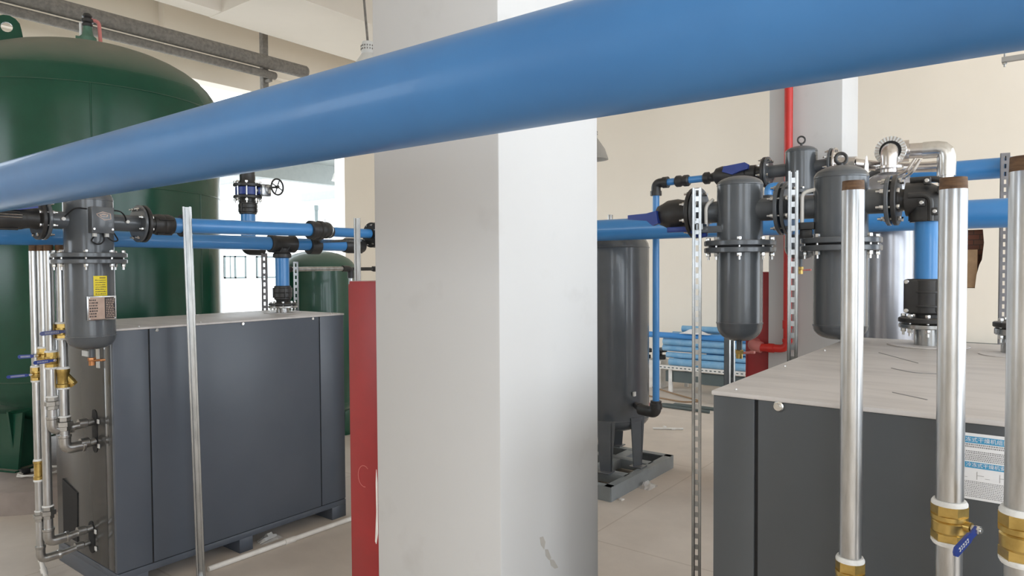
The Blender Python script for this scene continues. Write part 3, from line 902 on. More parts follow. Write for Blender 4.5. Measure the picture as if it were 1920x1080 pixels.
def valve_on(root, x, y, z, r, h, stem, hdir, hl, hm='handle', hlabel=None, tape=True):
    """brass ball valve round a vertical pipe"""
    o = V((x, y, z))
    mb = MB()
    mb.hexa(o + Z_ * h * 0.33, Z_, r * 1.36, h * 0.30)
    mb.hexa(o - Z_ * h * 0.37, Z_, r * 1.34, h * 0.24)
    mb.lathe(o - Z_ * h * 0.28, Z_, [(0, 0), (r * 1.18, 0), (r * 1.3, h * 0.06), (r * 1.3, h * 0.30), (r * 1.18, h * 0.34), (r * 1.36, h * 0.37), (r * 1.36, h * 0.48), (0, h * 0.48)], 28)
    sd = V(stem).normalized()
    mb.cyl(o, o + sd * r * 1.7, r * 0.42, seg=14)
    vb = part(root, 'ball_valve', mb, M['brass'], smooth=28)
    if tape:
        part(root, 'seal_tape', MB().lathe((x, y, z + h * 0.46), Z_, [(0, 0), (r * 1.33, 0), (r * 1.33, h * 0.05), (r * 1.2, h * 0.12), (0, h * 0.12)], 28), M['tape'], 'white sealing tape')
        part(root, 'seal_tape', MB().lathe((x, y, z - h * 0.46), -Z_, [(0, 0), (r * 1.33, 0), (r * 1.33, h * 0.05), (r * 1.2, h * 0.12), (0, h * 0.12)], 28), M['tape'], 'white sealing tape')
    nt_ = MB().cyl(o + sd * r * 1.6, o + sd * r * 2.5, r * 0.2, seg=10).hexa(o + sd * r * 2.2, sd, r * 0.36, r * 0.34).hexa(o + sd * r * 1.85, sd, r * 0.3, r * 0.2)
    part(vb, 'stem_nut', nt_, M['zinc'])
    hd = V(hdir).normalized()
    up = sd.cross(hd).normalized()
    a = o + sd * r * 2.0
    w_ = r * 0.42
    poly = [(0, -w_ * 0.8), (r * 0.9, -w_ * 0.7), (r * 1.2, -w_), (hl - w_ * 0.7, -w_ * 1.05), (hl, -w_ * 0.4), (hl, w_ * 0.4), (hl - w_ * 0.7, w_ * 1.05), (r * 1.2, w_), (r * 0.9, w_ * 0.7), (0, w_ * 0.8)]
    h_ = part(vb, 'lever', MB().prism(poly, a, hd, up, sd * r * 0.18), M[hm], hlabel)
    tx = MB()
    q = r * 1.5
    fl = 1 if hd.dot(V((1, 0, 0))) * 0 + hd.y <= 0 else -1
    while q < hl * 0.80:
        l = r * random.uniform(0.14, 0.24)
        b = a + sd * (r * 0.18)
        tx.prism([(q, -w_ * 0.42), (q + l, -w_ * 0.42), (q + l, -w_ * 0.2), (q, -w_ * 0.2)], b, hd, up, sd * 0.0004)
        tx.prism([(q, w_ * 0.2), (q + l * 0.9, w_ * 0.2), (q + l * 0.9, w_ * 0.42), (q, w_ * 0.42)], b, hd, up, sd * 0.0004)
        tx.prism([(q, -w_ * 0.42), (q + l * 0.3, -w_ * 0.42), (q + l * 0.3, w_ * 0.42), (q, w_ * 0.42)], b, hd, up, sd * 0.0004)
        q += l + r * 0.12
    part(h_, 'lever_print', tx, M['tape'])
    return vb

def union_on(root, x, y, z, r):
    part(root, 'union_nut', MB().hexa((x, y, z + r * 1.0), Z_, r * 1.25, r * 0.9).hexa((x, y, z), Z_, r * 1.65, r * 1.1).hexa((x, y, z - r * 1.0), Z_, r * 1.25, r * 0.9), M['steel'], smooth=28)
    part(root, 'seal_tape', MB().lathe((x, y, z + r * 1.45), Z_, [(0, 0), (r * 1.25, 0), (r * 1.25, r * 0.2), (r * 1.1, r * 0.34), (0, r * 0.34)], 24), M['tape'])

def bottom_run(root, x, y, zb, r, yend, zend):
    p = MB().tube(bend([(x, y, zb + 0.07), (x, y, zb), (x, y + 0.09, zb + 0.0)], r * 2.0), r * 1.18, 20)
    p.lathe((x, y, zb + 0.075), -Z_, [(0, 0), (r * 1.32, 0), (r * 1.32, 0.012), (r * 1.18, 0.016), (0, 0.016)], 24)
    p.lathe((x, y + 0.095, zb), -Y_, [(0, 0), (r * 1.32, 0), (r * 1.32, 0.012), (r * 1.18, 0.016), (0, 0.016)], 24)
    part(root, 'elbow', p, M['steel'])
    q = MB().cyl((x, y + 0.09, zb), (x, yend, zend), r * 0.84, seg=20)
    q.lathe((x, yend - 0.075, zend), Y_, [(0, 0), (r * 1.12, 0), (r * 1.12, 0.04), (r * 0.84, 0.045), (0, 0.045)], 24)
    part(root, 'side_nipple', q, M['steel'])

RX = -4.14
risers = [  # y, r, z_elbow, tail
    ('rear', -4.225, 1.358, 0.0188, 0.205),
    ('second', -4.19, 1.386, 0.0225, 0.300),
    ('third', -4.14, 1.401, 0.0225, 0.905),
    ('front', -4.12, 1.449, 0.0247, 0.800)]
names = {
    'rear': 'galvanised riser pipe farthest left beside the green tank, lowest of the blue levers',
    'second': 'second galvanised riser pipe from the left, running down to the upper of two floor-level elbows',
    'third': 'third galvanised riser pipe from the left, with a union just above the raised elbow',
    'front': 'galvanised riser pipe nearest the left filter, with brass strainer and pale blue lever'}
for key, x, y, r, ze in risers:
    t = thing('galvanised_riser', names[key], 'pipe', (x, y, ze - 0.03), 'galvanised risers at the left cabinet')
    part(t, 'pipe', MB().lathe((x, y, ze + 0.05), Z_, [(0, 0), (r, 0), (r, 1.856 - ze - 0.05), (r * 0.8, 1.856 - ze - 0.05), (r * 0.8, 1.8 - ze), (0, 1.8 - ze)], 28), M['galv'])
    part(t, 'threaded_end', MB().lathe((x, y, 1.855), Z_, [(0, 0), (r * 0.99, 0), (r * 0.95, 0.032), (r * 0.78, 0.032), (r * 0.78, 0.0), (0, 0)], 28), M['rust'], 'rusty threaded pipe end')
    if key == 'rear':
        valve_on(t, x, y, 1.205, r, 0.075, (0.6, -0.8, 0), (-0.7, -0.75, -0.08), 0.115)
        bb = MB().lathe((x, y, 0.64), Z_, [(0, 0), (r * 1.25, 0), (r * 1.25, 0.015), (r * 1.1, 0.018), (r * 1.1, 0.085), (r * 1.28, 0.088), (r * 1.28, 0.1), (0, 0.1)], 24)
        part(t, 'brass_check_valve', bb, M['brass'])
        part(t, 'seal_tape', MB().lathe((x, y, 0.74), Z_, [(0, 0), (r * 1.3, 0), (r * 1.1, 0.01), (0, 0.01)], 24), M['tape'])
        part(t, 'seal_tape', MB().lathe((x, y, 0.63), Z_, [(0, 0), (r * 1.3, 0), (r * 1.3, 0.01), (0, 0.01)], 24), M['tape'])
        union_on(t, x, y, 0.44, r)
        bottom_run(t, x, y, ze, r, 1.598, ze + 0.015)
    elif key == 'second':
        valve_on(t, x, y, 1.305, r, 0.078, (0.4, -0.9, 0), (-0.85, -0.5, -0.06), 0.105)
        union_on(t, x, y, 0.46, r)
        bottom_run(t, x, y, ze, r, 1.598, ze + 0.012)
    elif key == 'third':
        valve_on(t, x, y, 1.282, r, 0.085, X_, (0.1, -1, -0.03), 0.10)
        union_on(t, x, y, 1.05, r)
        bottom_run(t, x, y, ze, r, 1.598, ze + 0.012)
    else:
        valve_on(t, x, y, 1.432, r, 0.082, X_, (0.1, -1, -0.03), 0.125, 'pale_handle', 'pale lavender lever')
        c = V((x, y, 1.18))
        yb = MB().lathe(c - Z_ * 0.05, Z_, [(0, 0), (r * 1.3, 0), (r * 1.3, 0.018), (r * 1.15, 0.022), (r * 1.2, 0.078), (r * 1.3, 0.082), (r * 1.3, 0.1), (0, 0.1)], 24)
        dd = V((0.1, 0.6, -0.8)).normalized()
        yb.cyl(c + Z_ * 0.02, c + Z_ * 0.02 + dd * 0.065, r * 0.95, seg=20).hexa(c + Z_ * 0.02 + dd * 0.07, dd, r * 1.0, 0.016)
        part(t, 'strainer', yb, M['brass'], 'brass strainer with slanted branch')
        part(t, 'seal_tape', MB().lathe((x, y, 1.229), Z_, [(0, 0), (r * 1.35, 0), (r * 1.15, 0.012), (0, 0.012)], 24), M['tape'])
        part(t, 'seal_tape', MB().lathe((x, y, 1.122), Z_, [(0, 0), (r * 1.3, 0), (r * 1.3, 0.01), (0, 0.01)], 24), M['tape'])
        union_on(t, x, y, 0.935, r)
        bottom_run(t, x, y, ze, r, 1.598, ze + 0.012)

# ================================================================== struts
def channel(root, x, y, z0, z1, face, w=0.041, d=0.041, slots=True, web=False, m='strut', pitch=0.05, th=0.0028, slot_l=0.028, slot_w=0.013):
    """steel channel standing upright; 'face' is the direction its slotted back (or open lips) looks"""
    f = V(face).normalized()
    s = Z_.cross(f)
    o = V((x, y, 0))
    mb = MB()
    def plate(a0, a1, b0, b1, za, zb):
        vs = [o + s * a + f * b + Z_ * z for z in (za, zb) for a, b in ((a0, b0), (a1, b0), (a1, b1), (a0, b1))]
        mb.add(vs, [(3, 2, 1, 0), (4, 5, 6, 7), (0, 1, 5, 4), (1, 2, 6, 5), (2, 3, 7, 6), (3, 0, 4, 7)])
    h = w / 2
    plate(-h, -h + th, -d, 0, z0, z1)
    plate(h - th, h, -d, 0, z0, z1)
    f0 = 0 if web else -d + th                                         # where the slotted back lies
    if slots:
        plate(-h, -slot_w / 2, f0 - th, f0, z0, z1)
        plate(slot_w / 2, h, f0 - th, f0, z0, z1)
        n = int((z1 - z0) / pitch)
        for k in range(n + 1):
            a = z0 + k * pitch
            plate(-slot_w / 2, slot_w / 2, f0 - th, f0, a, min(a + pitch - slot_l, z1))
    else:
        plate(-h, h, f0 - th, f0, z0, z1)
    if not web:
        plate(-h, -h + 0.0105, -th, 0, z0, z1)
        plate(h - 0.0105, h, -th, 0, z0, z1)
        plate(-h + 0.0085, -h + 0.0105, -0.009, 0, z0, z1)
        plate(h - 0.0105, h - 0.0085, -0.009, 0, z0, z1)
    return part(root, 'channel', mb, M[m])

t = thing('strut_post', 'tall bare strut post in front of the left cabinet beside the white floor pipe', 'post', (-3.69, 1.955, 0), 'galvanised strut posts')
t.rotation_euler.x = 0.0195                                          # it leans a little
channel(t, -3.69, 1.955, 0, 2.097, (0.86, -0.5, 0), 0.044, slots=False)
part(t, 'base_plate', MB().box((-3.745, 1.90, 0), (-3.64, 2.0, 0.006)), M['strut'])
t = thing('strut_post', 'dark strut post rising behind the near red box', 'post', (-3.745, 3.14, 0), 'galvanised strut posts')
channel(t, -3.745, 3.14, 0, 2.105, (0.75, -0.65, 0), 0.044, slots=False)
part(t, 'base_plate', MB().box((-3.80, 3.115, 0), (-3.69, 3.215, 0.006)), M['strut'])
part(t, 'bracket_arm', MB().box((-4.30, 3.18, 1.945), (-3.78, 3.21, 1.963)), M['strut'])
t = thing('strut_post', 'perforated strut post behind the left cabinet under the blue pipes', 'post', (-4.78, 3.08, 0), 'galvanised strut posts')
channel(t, -4.78, 3.084, 0, 1.88, (0.75, -0.65, 0), 0.044, web=True, d=0.02, m='strut_dull')
t = thing('strut_post', 'pale perforated strut post in front of the small green tank', 'post', (-4.85, 3.42, 0), 'galvanised strut posts')
channel(t, -4.85, 3.42, 0, 1.815, (0.75, -0.65, 0), 0.041, web=True, d=0.02)

# ================================================================== big green tank
TX, TY, TR = -6.841, 2.663, 1.084
pd = struct('trim_4', MB().lathe((TX, TY, -0.01), Z_, [(0, 0), (1.41, 0), (1.41, 0.172), (1.395, 0.182), (0, 0.182)], 64), M['pad'])
t = thing('green_air_receiver', 'huge dark green pressure tank on a round concrete plinth at left', 'tank', (TX, TY, 0.172))
dome = []
for k in range(0, 13):
    a = pi / 2 * k / 12
    dome.append((TR * cos(a), 3.20 + 0.555 * sin(a)))
bot = []
for k in range(12, -1, -1):
    a = pi / 2 * k / 12
    bot.append((TR * cos(a), 0.90 - 0.48 * sin(a)))
part(t, 'shell', MB().lathe((TX, TY, 0), Z_, bot + [(TR, 1.0), (TR, 2.0), (TR, 3.0)] + dome, 96), M['green'])
part(t, 'weld_seam', MB().ring((TX, TY, 3.20), Z_, TR, 0.006, 120, 6).ring((TX, TY, 0.90), Z_, TR, 0.006, 120, 6).ring((TX, TY, 2.42), Z_, TR, 0.005, 120, 6)
     .tube([(TX + TR * cos(-0.359), TY + TR * sin(-0.359), z) for z in (2.42, 2.7, 3.20)], 0.006, 6)
     .tube([(TX + TR * cos(0.5), TY + TR * sin(0.5), z) for z in (0.9, 1.6, 2.42)], 0.006, 6), M['green'])
for an in (-1.19, 0.38, 1.95, 3.52):
    c = V((TX + 0.76 * cos(an), TY + 0.76 * sin(an), 0))
    rd = V((cos(an), sin(an), 0))
    tg_ = V((-sin(an), cos(an), 0))
    g = MB()
    g.prism([(-0.16, 0.178), (0.16, 0.178), (0.24, 0.75), (-0.24, 0.75)], c + rd * 0.10, tg_, Z_, rd * 0.02)
    g.prism([(-0.14, 0.178), (0.10, 0.178), (0.16, 0.7), (-0.14, 0.62)], c + tg_ * 0.1, rd, Z_, tg_ * 0.02)
    g.prism([(-0.18, 0.172), (0.18, 0.172), (0.18, 0.186), (-0.18, 0.186)], c - rd * 0.12, tg_, Z_, rd * 0.28)
    part(t, 'leg', g, M['green'])
lg = at(13, 52, X=-6.85)
g = MB()
pts = [(-0.15, -0.16)] + [(0.10 * cos(a), 0.05 + 0.10 * sin(a)) for a in [pi - k * pi / 10 for k in range(11)]] + [(0.15, -0.16)]
hl = [(0.042 * cos(2 * pi * k / 14), 0.05 + 0.042 * sin(2 * pi * k / 14)) for k in range(14)]
lo_ = V((lg.x, lg.y, lg.z - 0.05))
for i in range(14):                                                       # plate with a round eye, as a ring of quads
    j = (i + 1) % 14
    def outer(k):
        a = 2 * pi * k / 14
        d = V((cos(a), sin(a)))
        return (d.x * 0.10, 0.05 + d.y * 0.10) if d.y > -0.05 else (d.x * 0.13, 0.05 - 0.17 if d.y < -0.5 else -0.06)
    g.prism([outer(i), outer(j), hl[j], hl[i]], lo_, (0.61 * 0 + 0.35, 0.93, 0), Z_, (0.02, -0.008, 0))
part(t, 'lifting_lug', g, M['green'])
vx, vy = -6.92, 2.70
cst = MB().lathe((vx, vy, 3.735), Z_, [(0, 0), (0.07, 0), (0.07, 0.14), (0.048, 0.16), (0.038, 0.2), (0.036, 0.24), (0, 0.24)], 20)
cst.cyl((vx, vy, 3.835), (vx - 0.03, vy - 0.09, 3.835), 0.045, seg=16)
sv = part(t, 'safety_valve', cst, M['green_pale'], 'pale green safety valve on top')
part(sv, 'valve_cap', MB().cyl((vx, vy, 3.975), (vx, vy, 4.000), 0.042, seg=16).lathe((vx, vy, 4.000), Z_, [(0, 0), (0.03, 0), (0.048, 0.015), (0.048, 0.04), (0.03, 0.05), (0.045, 0.065), (0.03, 0.09), (0, 0.095)], 16), M['fitting'])
part(sv, 'pull_lever', MB().tube(bend([(vx, vy, 4.040), (vx + 0.03, vy + 0.085, 4.040), (vx + 0.03, vy + 0.095, 3.845)], 0.04), 0.016, 10), M['pink'], 'red pull lever')
part(sv, 'seal_tag', MB().box((vx - 0.03, vy - 0.06, 3.815), (vx - 0.01, vy - 0.045, 4.005), 0.003), M['tape'])

# ---- small green tank
SX, SY, SR = -6.085, 4.555, 0.40
t = thing('small_green_tank', 'small green pressure tank beyond the left cabinet, beside the near red box', 'tank', (SX, SY, 0))
pr_ = []
for k in range(8, -1, -1):
    a = pi / 2 * k / 8
    pr_.append((SR * cos(a), 0.36 - 0.19 * sin(a)))
for k in range(0, 9):
    a = pi / 2 * k / 8
    pr_.append((SR * cos(a), 1.75 + 0.20 * sin(a)))
part(t, 'shell', MB().lathe((SX, SY, 0), Z_, pr_, 56), M['green_small'])
part(t, 'weld_seam', MB().ring((SX, SY, 1.75), Z_, SR, 0.005, 64, 6).ring((SX, SY, 0.36), Z_, SR, 0.005, 64, 6), M['green_small'])
for k in range(3):
    an = k * 2 * pi / 3 + 0.5
    c = V((SX + 0.3 * cos(an), SY + 0.3 * sin(an), 0))
    part(t, 'leg', MB().box(c - V((0.05, 0.05, 0)), c + V((0.05, 0.05, 0.30)), 0.004), M['green_small'])
t = thing('drain_pipe', 'thin galvanised pipe with black elbow across the small green tank', 'pipe', (-4.86, 3.65, 0))
part(t, 'pipe', MB().cyl((-4.90, 3.41, 1.752), (-4.90, 3.97, 1.756), 0.019, seg=20), M['galv'])
part(t, 'end_cap', MB().cyl((-4.90, 3.37, 1.752), (-4.90, 3.41, 1.752), 0.024, seg=16), M['fitting'])
part(t, 'elbow', MB().tube(bend([(-4.90, 3.94, 1.756), (-4.90, 4.03, 1.756), (-4.90, 4.03, 1.67)], 0.06), 0.028, 16), M['fitting'])
part(t, 'drop', MB().cyl((-4.90, 4.03, 1.69), (-4.90, 4.03, 0), 0.019, seg=20), M['galv'])
part(t, 'side_tail', MB().cyl((-4.90, 4.03, 1.752), (-4.90, 4.40, 1.752), 0.016, seg=16).hexa((-4.9, 4.32, 1.752), Y_, 0.026, 0.07), M['fitting'])

# ================================================================== red hydrant boxes
def hydrant(label, x0, x1, y0, y1):
    t = thing('hydrant_box', label, 'box', ((x0 + x1) / 2, (y0 + y1) / 2, 0.35), 'red hydrant boxes on the pillars')
    part(t, 'case', MB().box((x0 + 0.02, y0, 0.35), (x1, y1, 1.71), 0.004), M['red_box'])
    d = part(t, 'door', MB().box((x0, y0 + 0.012, 0.36), (x0 + 0.018, y1 - 0.012, 1.70), 0.003), M['red_box'])
    part(d, 'latch', MB().box((x0 - 0.012, y1 - 0.07, 1.0), (x0, y1 - 0.04, 1.09), 0.003), M['zinc'])
    return t
hb = hydrant('red metal box fixed to the left side of the near white pillar', -1.878, -1.659, 1.52, 2.0)
c = at(683, 893, Y=1.52)
rr = [(c.x + 0.030 * cos(a), 1.5195, c.z + 0.036 * sin(a)) for a in [0.9 + k * 4.0 / 14 for k in range(15)]]
part(hb, 'scratch_mark', MB().tube(rr, 0.0012, 6), M['pink'], 'pale curved scratch on the red paint')
hydrant('small-looking red box fixed to the left side of the far pillar behind the filters', -1.79, -1.602, 5.30, 5.75)

# ================================================================== grey dusty pipes under the ceiling and post
solo('ceiling_pipe', 'thicker dusty grey pipe under the ceiling above the big green tank', 'pipe', MB().lathe((-7.95, YF, 4.43), Y_, [(0, 0), (0.083, 0), (0.083, 9.80), (0.075, 9.815), (0.07, 9.815), (0.07, 9.6), (0, 9.6)], 28), M['dusty'], 'dusty ceiling pipes')
solo('ceiling_pipe', 'thinner dusty grey pipe just below the thicker one over the green tank', 'pipe', MB().lathe((-7.98, YF, 4.285), Y_, [(0, 0), (0.05, 0), (0.05, 9.35), (0.044, 9.36), (0.04, 9.36), (0.04, 9.2), (0, 9.2)], 24), M['dusty'], 'dusty ceiling pipes')
t = thing('pipe_hanger', 'grey steel hanger post behind the dusty pipes under the ceiling', 'hanger', (-8.12, 5.28, 3.7))
part(t, 'post', MB().box((-8.16, 5.245, 3.75), (-8.08, 5.325, ZC), 0.004), M['dusty'])
part(t, 'cross_arm', MB().box((-8.08, 5.265, 4.20), (-7.97, 5.305, 4.235)), M['dusty'])

# ================================================================== lamps
def lamp(label, x, y, zt, m, cord_top, scale=1.0):
    t = thing('pendant_lamp', label, 'lamp', (x, y, zt - 0.45 * scale), 'high bay pendant lamps')
    s = scale
    part(t, 'cord', MB().cyl((x, y, zt), cord_top, 0.012 * s, seg=10), M['dusty'])
    part(t, 'ballast', MB().lathe((x, y, zt), -Z_, [(0, 0), (0.055 * s, 0), (0.06 * s, 0.02 * s), (0.06 * s, 0.03 * s), (0.065 * s, 0.032 * s), (0.065 * s, 0.11 * s), (0.06 * s, 0.115 * s), (0.0, 0.115 * s)], 24), M[m])
    gr = MB()
    for k in range(16):
        a = 2 * pi * k / 16
        for zz in (0.045, 0.075):
            c = V((x + 0.066 * s * cos(a), y + 0.066 * s * sin(a), zt - zz * s))
            gr.box(c - V((0.004, 0.004, 0.008)) * s, c + V((0.004, 0.004, 0.008)) * s, 0, Matrix.Rotation(a, 3, 'Z'))
    part(t, 'vent_slot', gr, M['dusty'])
    part(t, 'shade', MB().lathe((x, y, zt - 0.115 * s), -Z_, [(0, 0), (0.06 * s, 0), (0.10 * s, 0.06 * s), (0.17 * s, 0.16 * s), (0.21 * s, 0.28 * s), (0.215 * s, 0.30 * s), (0.205 * s, 0.30 * s), (0.16 * s, 0.16 * s), (0.05 * s, 0.02 * s), (0, 0.02 * s)], 36), M[m])
lamp('white pendant lamp hanging left of the near pillar above the thick blue pipe', -5.36, 4.66, 4.02, 'lamp_white', (-5.43, 4.60, ZC))
lamp('grey pendant lamp peeping out right of the near white pillar', -4.82, 8.12, 3.63, 'lamp_grey', (-4.82, 8.12, ZC))
lamp('faint pale pendant lamp outside under the canopy at the doorway edge', -10.52, 8.47, 3.80, 'lamp_white', (-10.52, 8.47, 3.95), 0.9)

# ================================================================== things on the floor at left
solo('floor_pipe', 'long white plastic pipe lying on the floor in front of the left cabinet', 'pipe', MB().cyl((-3.803, 2.06, 0.016), (-3.757, 3.75, 0.016), 0.016, seg=18).cyl((-3.788, 2.56, 0.016), (-3.786, 2.63, 0.016), 0.020, seg=18), M['pvc'])
p0, p1 = at(76, 1047, Z=0.09), at(86, 1085, Z=0.0)
solo('pipe_stub', 'short white plastic pipe stub on the floor below the left risers', 'pipe', MB().tube([p0, p0 + (p1 - p0) * 0.3, p1 + V((0, 0, 0.012))], 0.0125, 14).cyl(p0, p0 + (p1 - p0) * 0.16, 0.016, seg=14).cyl(p0 + (p1 - p0) * 0.5, p0 + (p1 - p0) * 0.75, 0.017, seg=14), M['pvc'])
cc = at(78, 884, Z=0.19)
cb = MB()
pts = []
for k in range(40):
    a = 2 * pi * k / 20
    pts.append((cc.x + (0.10 + 0.01 * sin(k)) * cos(a), cc.y + (0.15 + 0.012 * cos(k * 1.7)) * sin(a), 0.186 + 0.012 * (k / 40) + 0.003 * sin(k * 2.3)))
cb.tube(pts, 0.007, 8)
t = thing('cable_coil', 'white cable coil with black plug on the plinth behind the left risers', 'cable', (cc.x, cc.y, 0.178))
part(t, 'cable', cb, M['pvc'])
part(t, 'plug', MB().box(at(47, 885, Z=0.19) - V((0.03, 0.03, 0.01)), at(47, 885, Z=0.19) + V((0.03, 0.03, 0.025)), 0.006), M['rubber'], 'black plug')
def crumple(c, sx, sy, sz, seed):
    rnd = random.Random(seed)
    mb = MB()
    n, m_ = 9, 6
    vs, fs = [], []
    for i in range(n):
        for j in range(m_):
            u, v_ = i / (n - 1), j / (m_ - 1)
            e = sin(pi * u) * sin(pi * v_)
            vs.append((c[0] + (u - 0.5) * sx + rnd.uniform(-1, 1) * sx * 0.06, c[1] + (v_ - 0.5) * sy + rnd.uniform(-1, 1) * sy * 0.08, c[2] + 0.002 + e * sz * rnd.uniform(0.3, 1)))
    for i in range(n - 1):
        for j in range(m_ - 1):
            fs.append((i * m_ + j, (i + 1) * m_ + j, (i + 1) * m_ + j + 1, i * m_ + j + 1))
    return mb.add(vs, fs)
pc = at(505, 1012, Z=0)
solo('plastic_scrap', 'crumpled clear plastic on the floor by the left cabinet foot', 'plastic', crumple((pc.x, pc.y, 0), 0.09, 0.14, 0.05, 3), M['film'], 'clear plastic scraps', smooth=15)
pc = at(1213, 913, Z=0)
solo('plastic_scrap', 'crumpled clear plastic on the floor beside the steel skid', 'plastic', crumple((pc.x, pc.y, 0), 0.12, 0.16, 0.06, 5), M['film'], 'clear plastic scraps', smooth=15)

# ================================================================== right side: header pipes
t = thing('blue_main_header', 'fat blue pipe running behind the right filters from the near pillar', 'pipe', (-0.8, 4.6, 1.95))
part(t, 'pipe', MB().cyl((-4.3, 4.6, 2.035), (3.2, 4.6, 2.035), 0.08, seg=48), M['blue_clean'])
part(t, 'end_elbow', MB().tube(bend([(-4.2, 4.6, 2.035), (-4.42, 4.6, 2.035), (-4.42, 4.6, 1.8)], 0.1), 0.088, 24), M['fitting'])
t = thing('upper_blue_pipe', 'upper blue pipe at right running behind the silver jacketed pipe', 'pipe', (0.5, 5.62, 2.3))
part(t, 'pipe', MB().cyl((-0.84, 5.55, 2.39), (3.2, 5.55, 2.385), 0.068, seg=40), M['blue_clean'])
part(t, 'end_elbow', MB().tube(bend([(-0.8, 5.55, 2.39), (-0.95, 5.55, 2.39), (-0.95, 5.55, 2.1)], 0.08), 0.075, 24), M['fitting'])

# thin line up to the far valve
t = thing('thin_blue_line', 'thin upright blue pipe with black elbows rising beside the dark tank', 'pipe', (-2.31, 4.86, 0.6))
TLX, TLY = -2.335, 4.88
part(t, 'riser', MB().cyl((TLX, TLY, 0.66), (TLX, TLY, 2.34), 0.026, seg=24), M['blue_clean'])
part(t, 'bottom_elbow', MB().tube(bend([(TLX, TLY, 0.72), (TLX, TLY, 0.625), (TLX - 0.16, TLY + 0.05, 0.625)], 0.06), 0.042, 18).cyl((TLX, TLY, 0.66), (TLX, TLY, 0.70), 0.048), M['fitting'])
el = MB().tube(bend([(TLX, TLY, 2.31), (TLX, TLY, 2.395), (TLX + 0.09, TLY, 2.395)], 0.05), 0.036, 18)
el.cyl((TLX, TLY, 2.30), (TLX, TLY, 2.335), 0.043).cyl((TLX + 0.06, TLY, 2.395), (TLX + 0.10, TLY, 2.395), 0.043)
part(t, 'top_elbow', el, M['fitting'])
part(t, 'cross_pipe', MB().cyl((TLX + 0.09, TLY, 2.395), (TLX + 0.40, TLY, 2.40), 0.026, seg=24), M['blue_clean'])
part(t, 'coupling', MB().lathe((TLX + 0.16, TLY, 2.395), X_, [(0, 0), (0.034, 0), (0.043, 0.01), (0.043, 0.04), (0.036, 0.05), (0.036, 0.06), (0.043, 0.07), (0.043, 0.1), (0.034, 0.11), (0, 0.11)], 20), M['fitting'])
part(t, 'coupling', MB().lathe((TLX + 0.38, TLY, 2.40), X_, [(0, 0), (0.036, 0), (0.044, 0.01), (0.044, 0.04), (0.03, 0.05), (0.03, 0.075), (0, 0.075)], 20), M['fitting'])
t = thing('isolation_valve', 'black rounded valve with blue lever above the first right filter', 'valve', (-1.72, 4.88, 2.36))
vb = MB().lathe((-1.895, 4.88, 2.405), X_, [(0, 0), (0.028, 0), (0.035, 0.02), (0.06, 0.04), (0.07, 0.08), (0.07, 0.13), (0.058, 0.15), (0.05, 0.2), (0.05, 0.25), (0.058, 0.26), (0.058, 0.32), (0.045, 0.33), (0.045, 0.375), (0, 0.375)], 28)
part(t, 'valve_body', vb, M['fitting'])
part(t, 'lever', MB().prism([(-1.79, 2.425), (-1.78, 2.462), (-1.70, 2.47), (-1.63, 2.477), (-1.605, 2.46), (-1.61, 2.43), (-1.66, 2.42), (-1.72, 2.40)], (0, 4.80, 0), X_, Z_, (0, 0.03, 0)), M['handle'], 'blue lever with looped end')
part(t, 'flange', MB().disc((-1.513, 4.88, 2.405), X_, 0.105, 0.016, 36), M['fitting'])

# third filter at the far right
F3X, F3Y, F3R = -1.275, 4.88, 0.101
t = thing('compressed_air_filter', 'farthest grey filter with ring eye on top, in front of the red riser', 'filter', (F3X, F3Y, 1.80), 'grey line filters')
filter_unit(t, F3X, F3Y, F3R, 2.56, 2.515, 2.235, 2.26, 2.20, 2.226, 1.88, 1.80, 0.155)
part(t, 'ring_eye', MB().ring((F3X, F3Y, 2.60), (0.5, -0.8, 0), 0.024, 0.006, 24, 8).cyl((F3X, F3Y, 2.55), (F3X, F3Y, 2.578), 0.008, seg=10), M['fitting'])
part(t, 'inlet_stub', MB().cyl((F3X - 0.05, F3Y, 2.41), (-1.49, F3Y, 2.405), 0.043), M['grey'])
part(t, 'outlet_stub', MB().cyl((F3X + 0.05, F3Y, 2.41), (-1.08, F3Y, 2.42), 0.043), M['grey'])
flange(t, (-1.493, F3Y, 2.405), X_, 0.105)
flange(t, (-1.085, F3Y, 2.42), X_, 0.105)
bolts(t, (-1.503, F3Y, 2.405), X_, 0.085, 8, 0.0095, 0.042, 0.3)
bolts(t, (-1.073, F3Y, 2.42), X_, 0.085, 8, 0.0095, 0.042, 0.3)
drain(t, F3X, F3Y, 1.80, 1.70, 'brass')
t = thing('silver_pipe', 'straight dull silver pipe leaving the farthest filter to the right', 'pipe', (-0.8, F3Y, 2.37))
part(t, 'flange', MB().disc((-1.061, F3Y, 2.42), X_, 0.105, 0.016, 36), M['silver'])
part(t, 'pipe', MB().cyl((-1.06, F3Y, 2.42), (-0.94, F3Y, 2.41), 0.047, seg=28).tube(bend([(-0.95, F3Y, 2.41), (-0.88, F3Y + 0.04, 2.40), (-0.74, F3Y + 0.20, 2.385), (-0.52, F3Y + 0.20, 2.375)], 0.1), 0.033, 24), M['silver'])
part(t, 'end_elbow', MB().tube(bend([(-0.54, F3Y + 0.2, 2.376), (-0.48, F3Y + 0.2, 2.374), (-0.48, F3Y + 0.3, 2.374)], 0.04), 0.034, 20), M['silver'])
part(t, 'socket', MB().cyl((-0.955, F3Y - 0.045, 2.40), (-0.955, F3Y - 0.08, 2.395), 0.02).cyl((-1.0, F3Y - 0.045, 2.375), (-0.93, F3Y - 0.05, 2.375), 0.02), M['steel'])
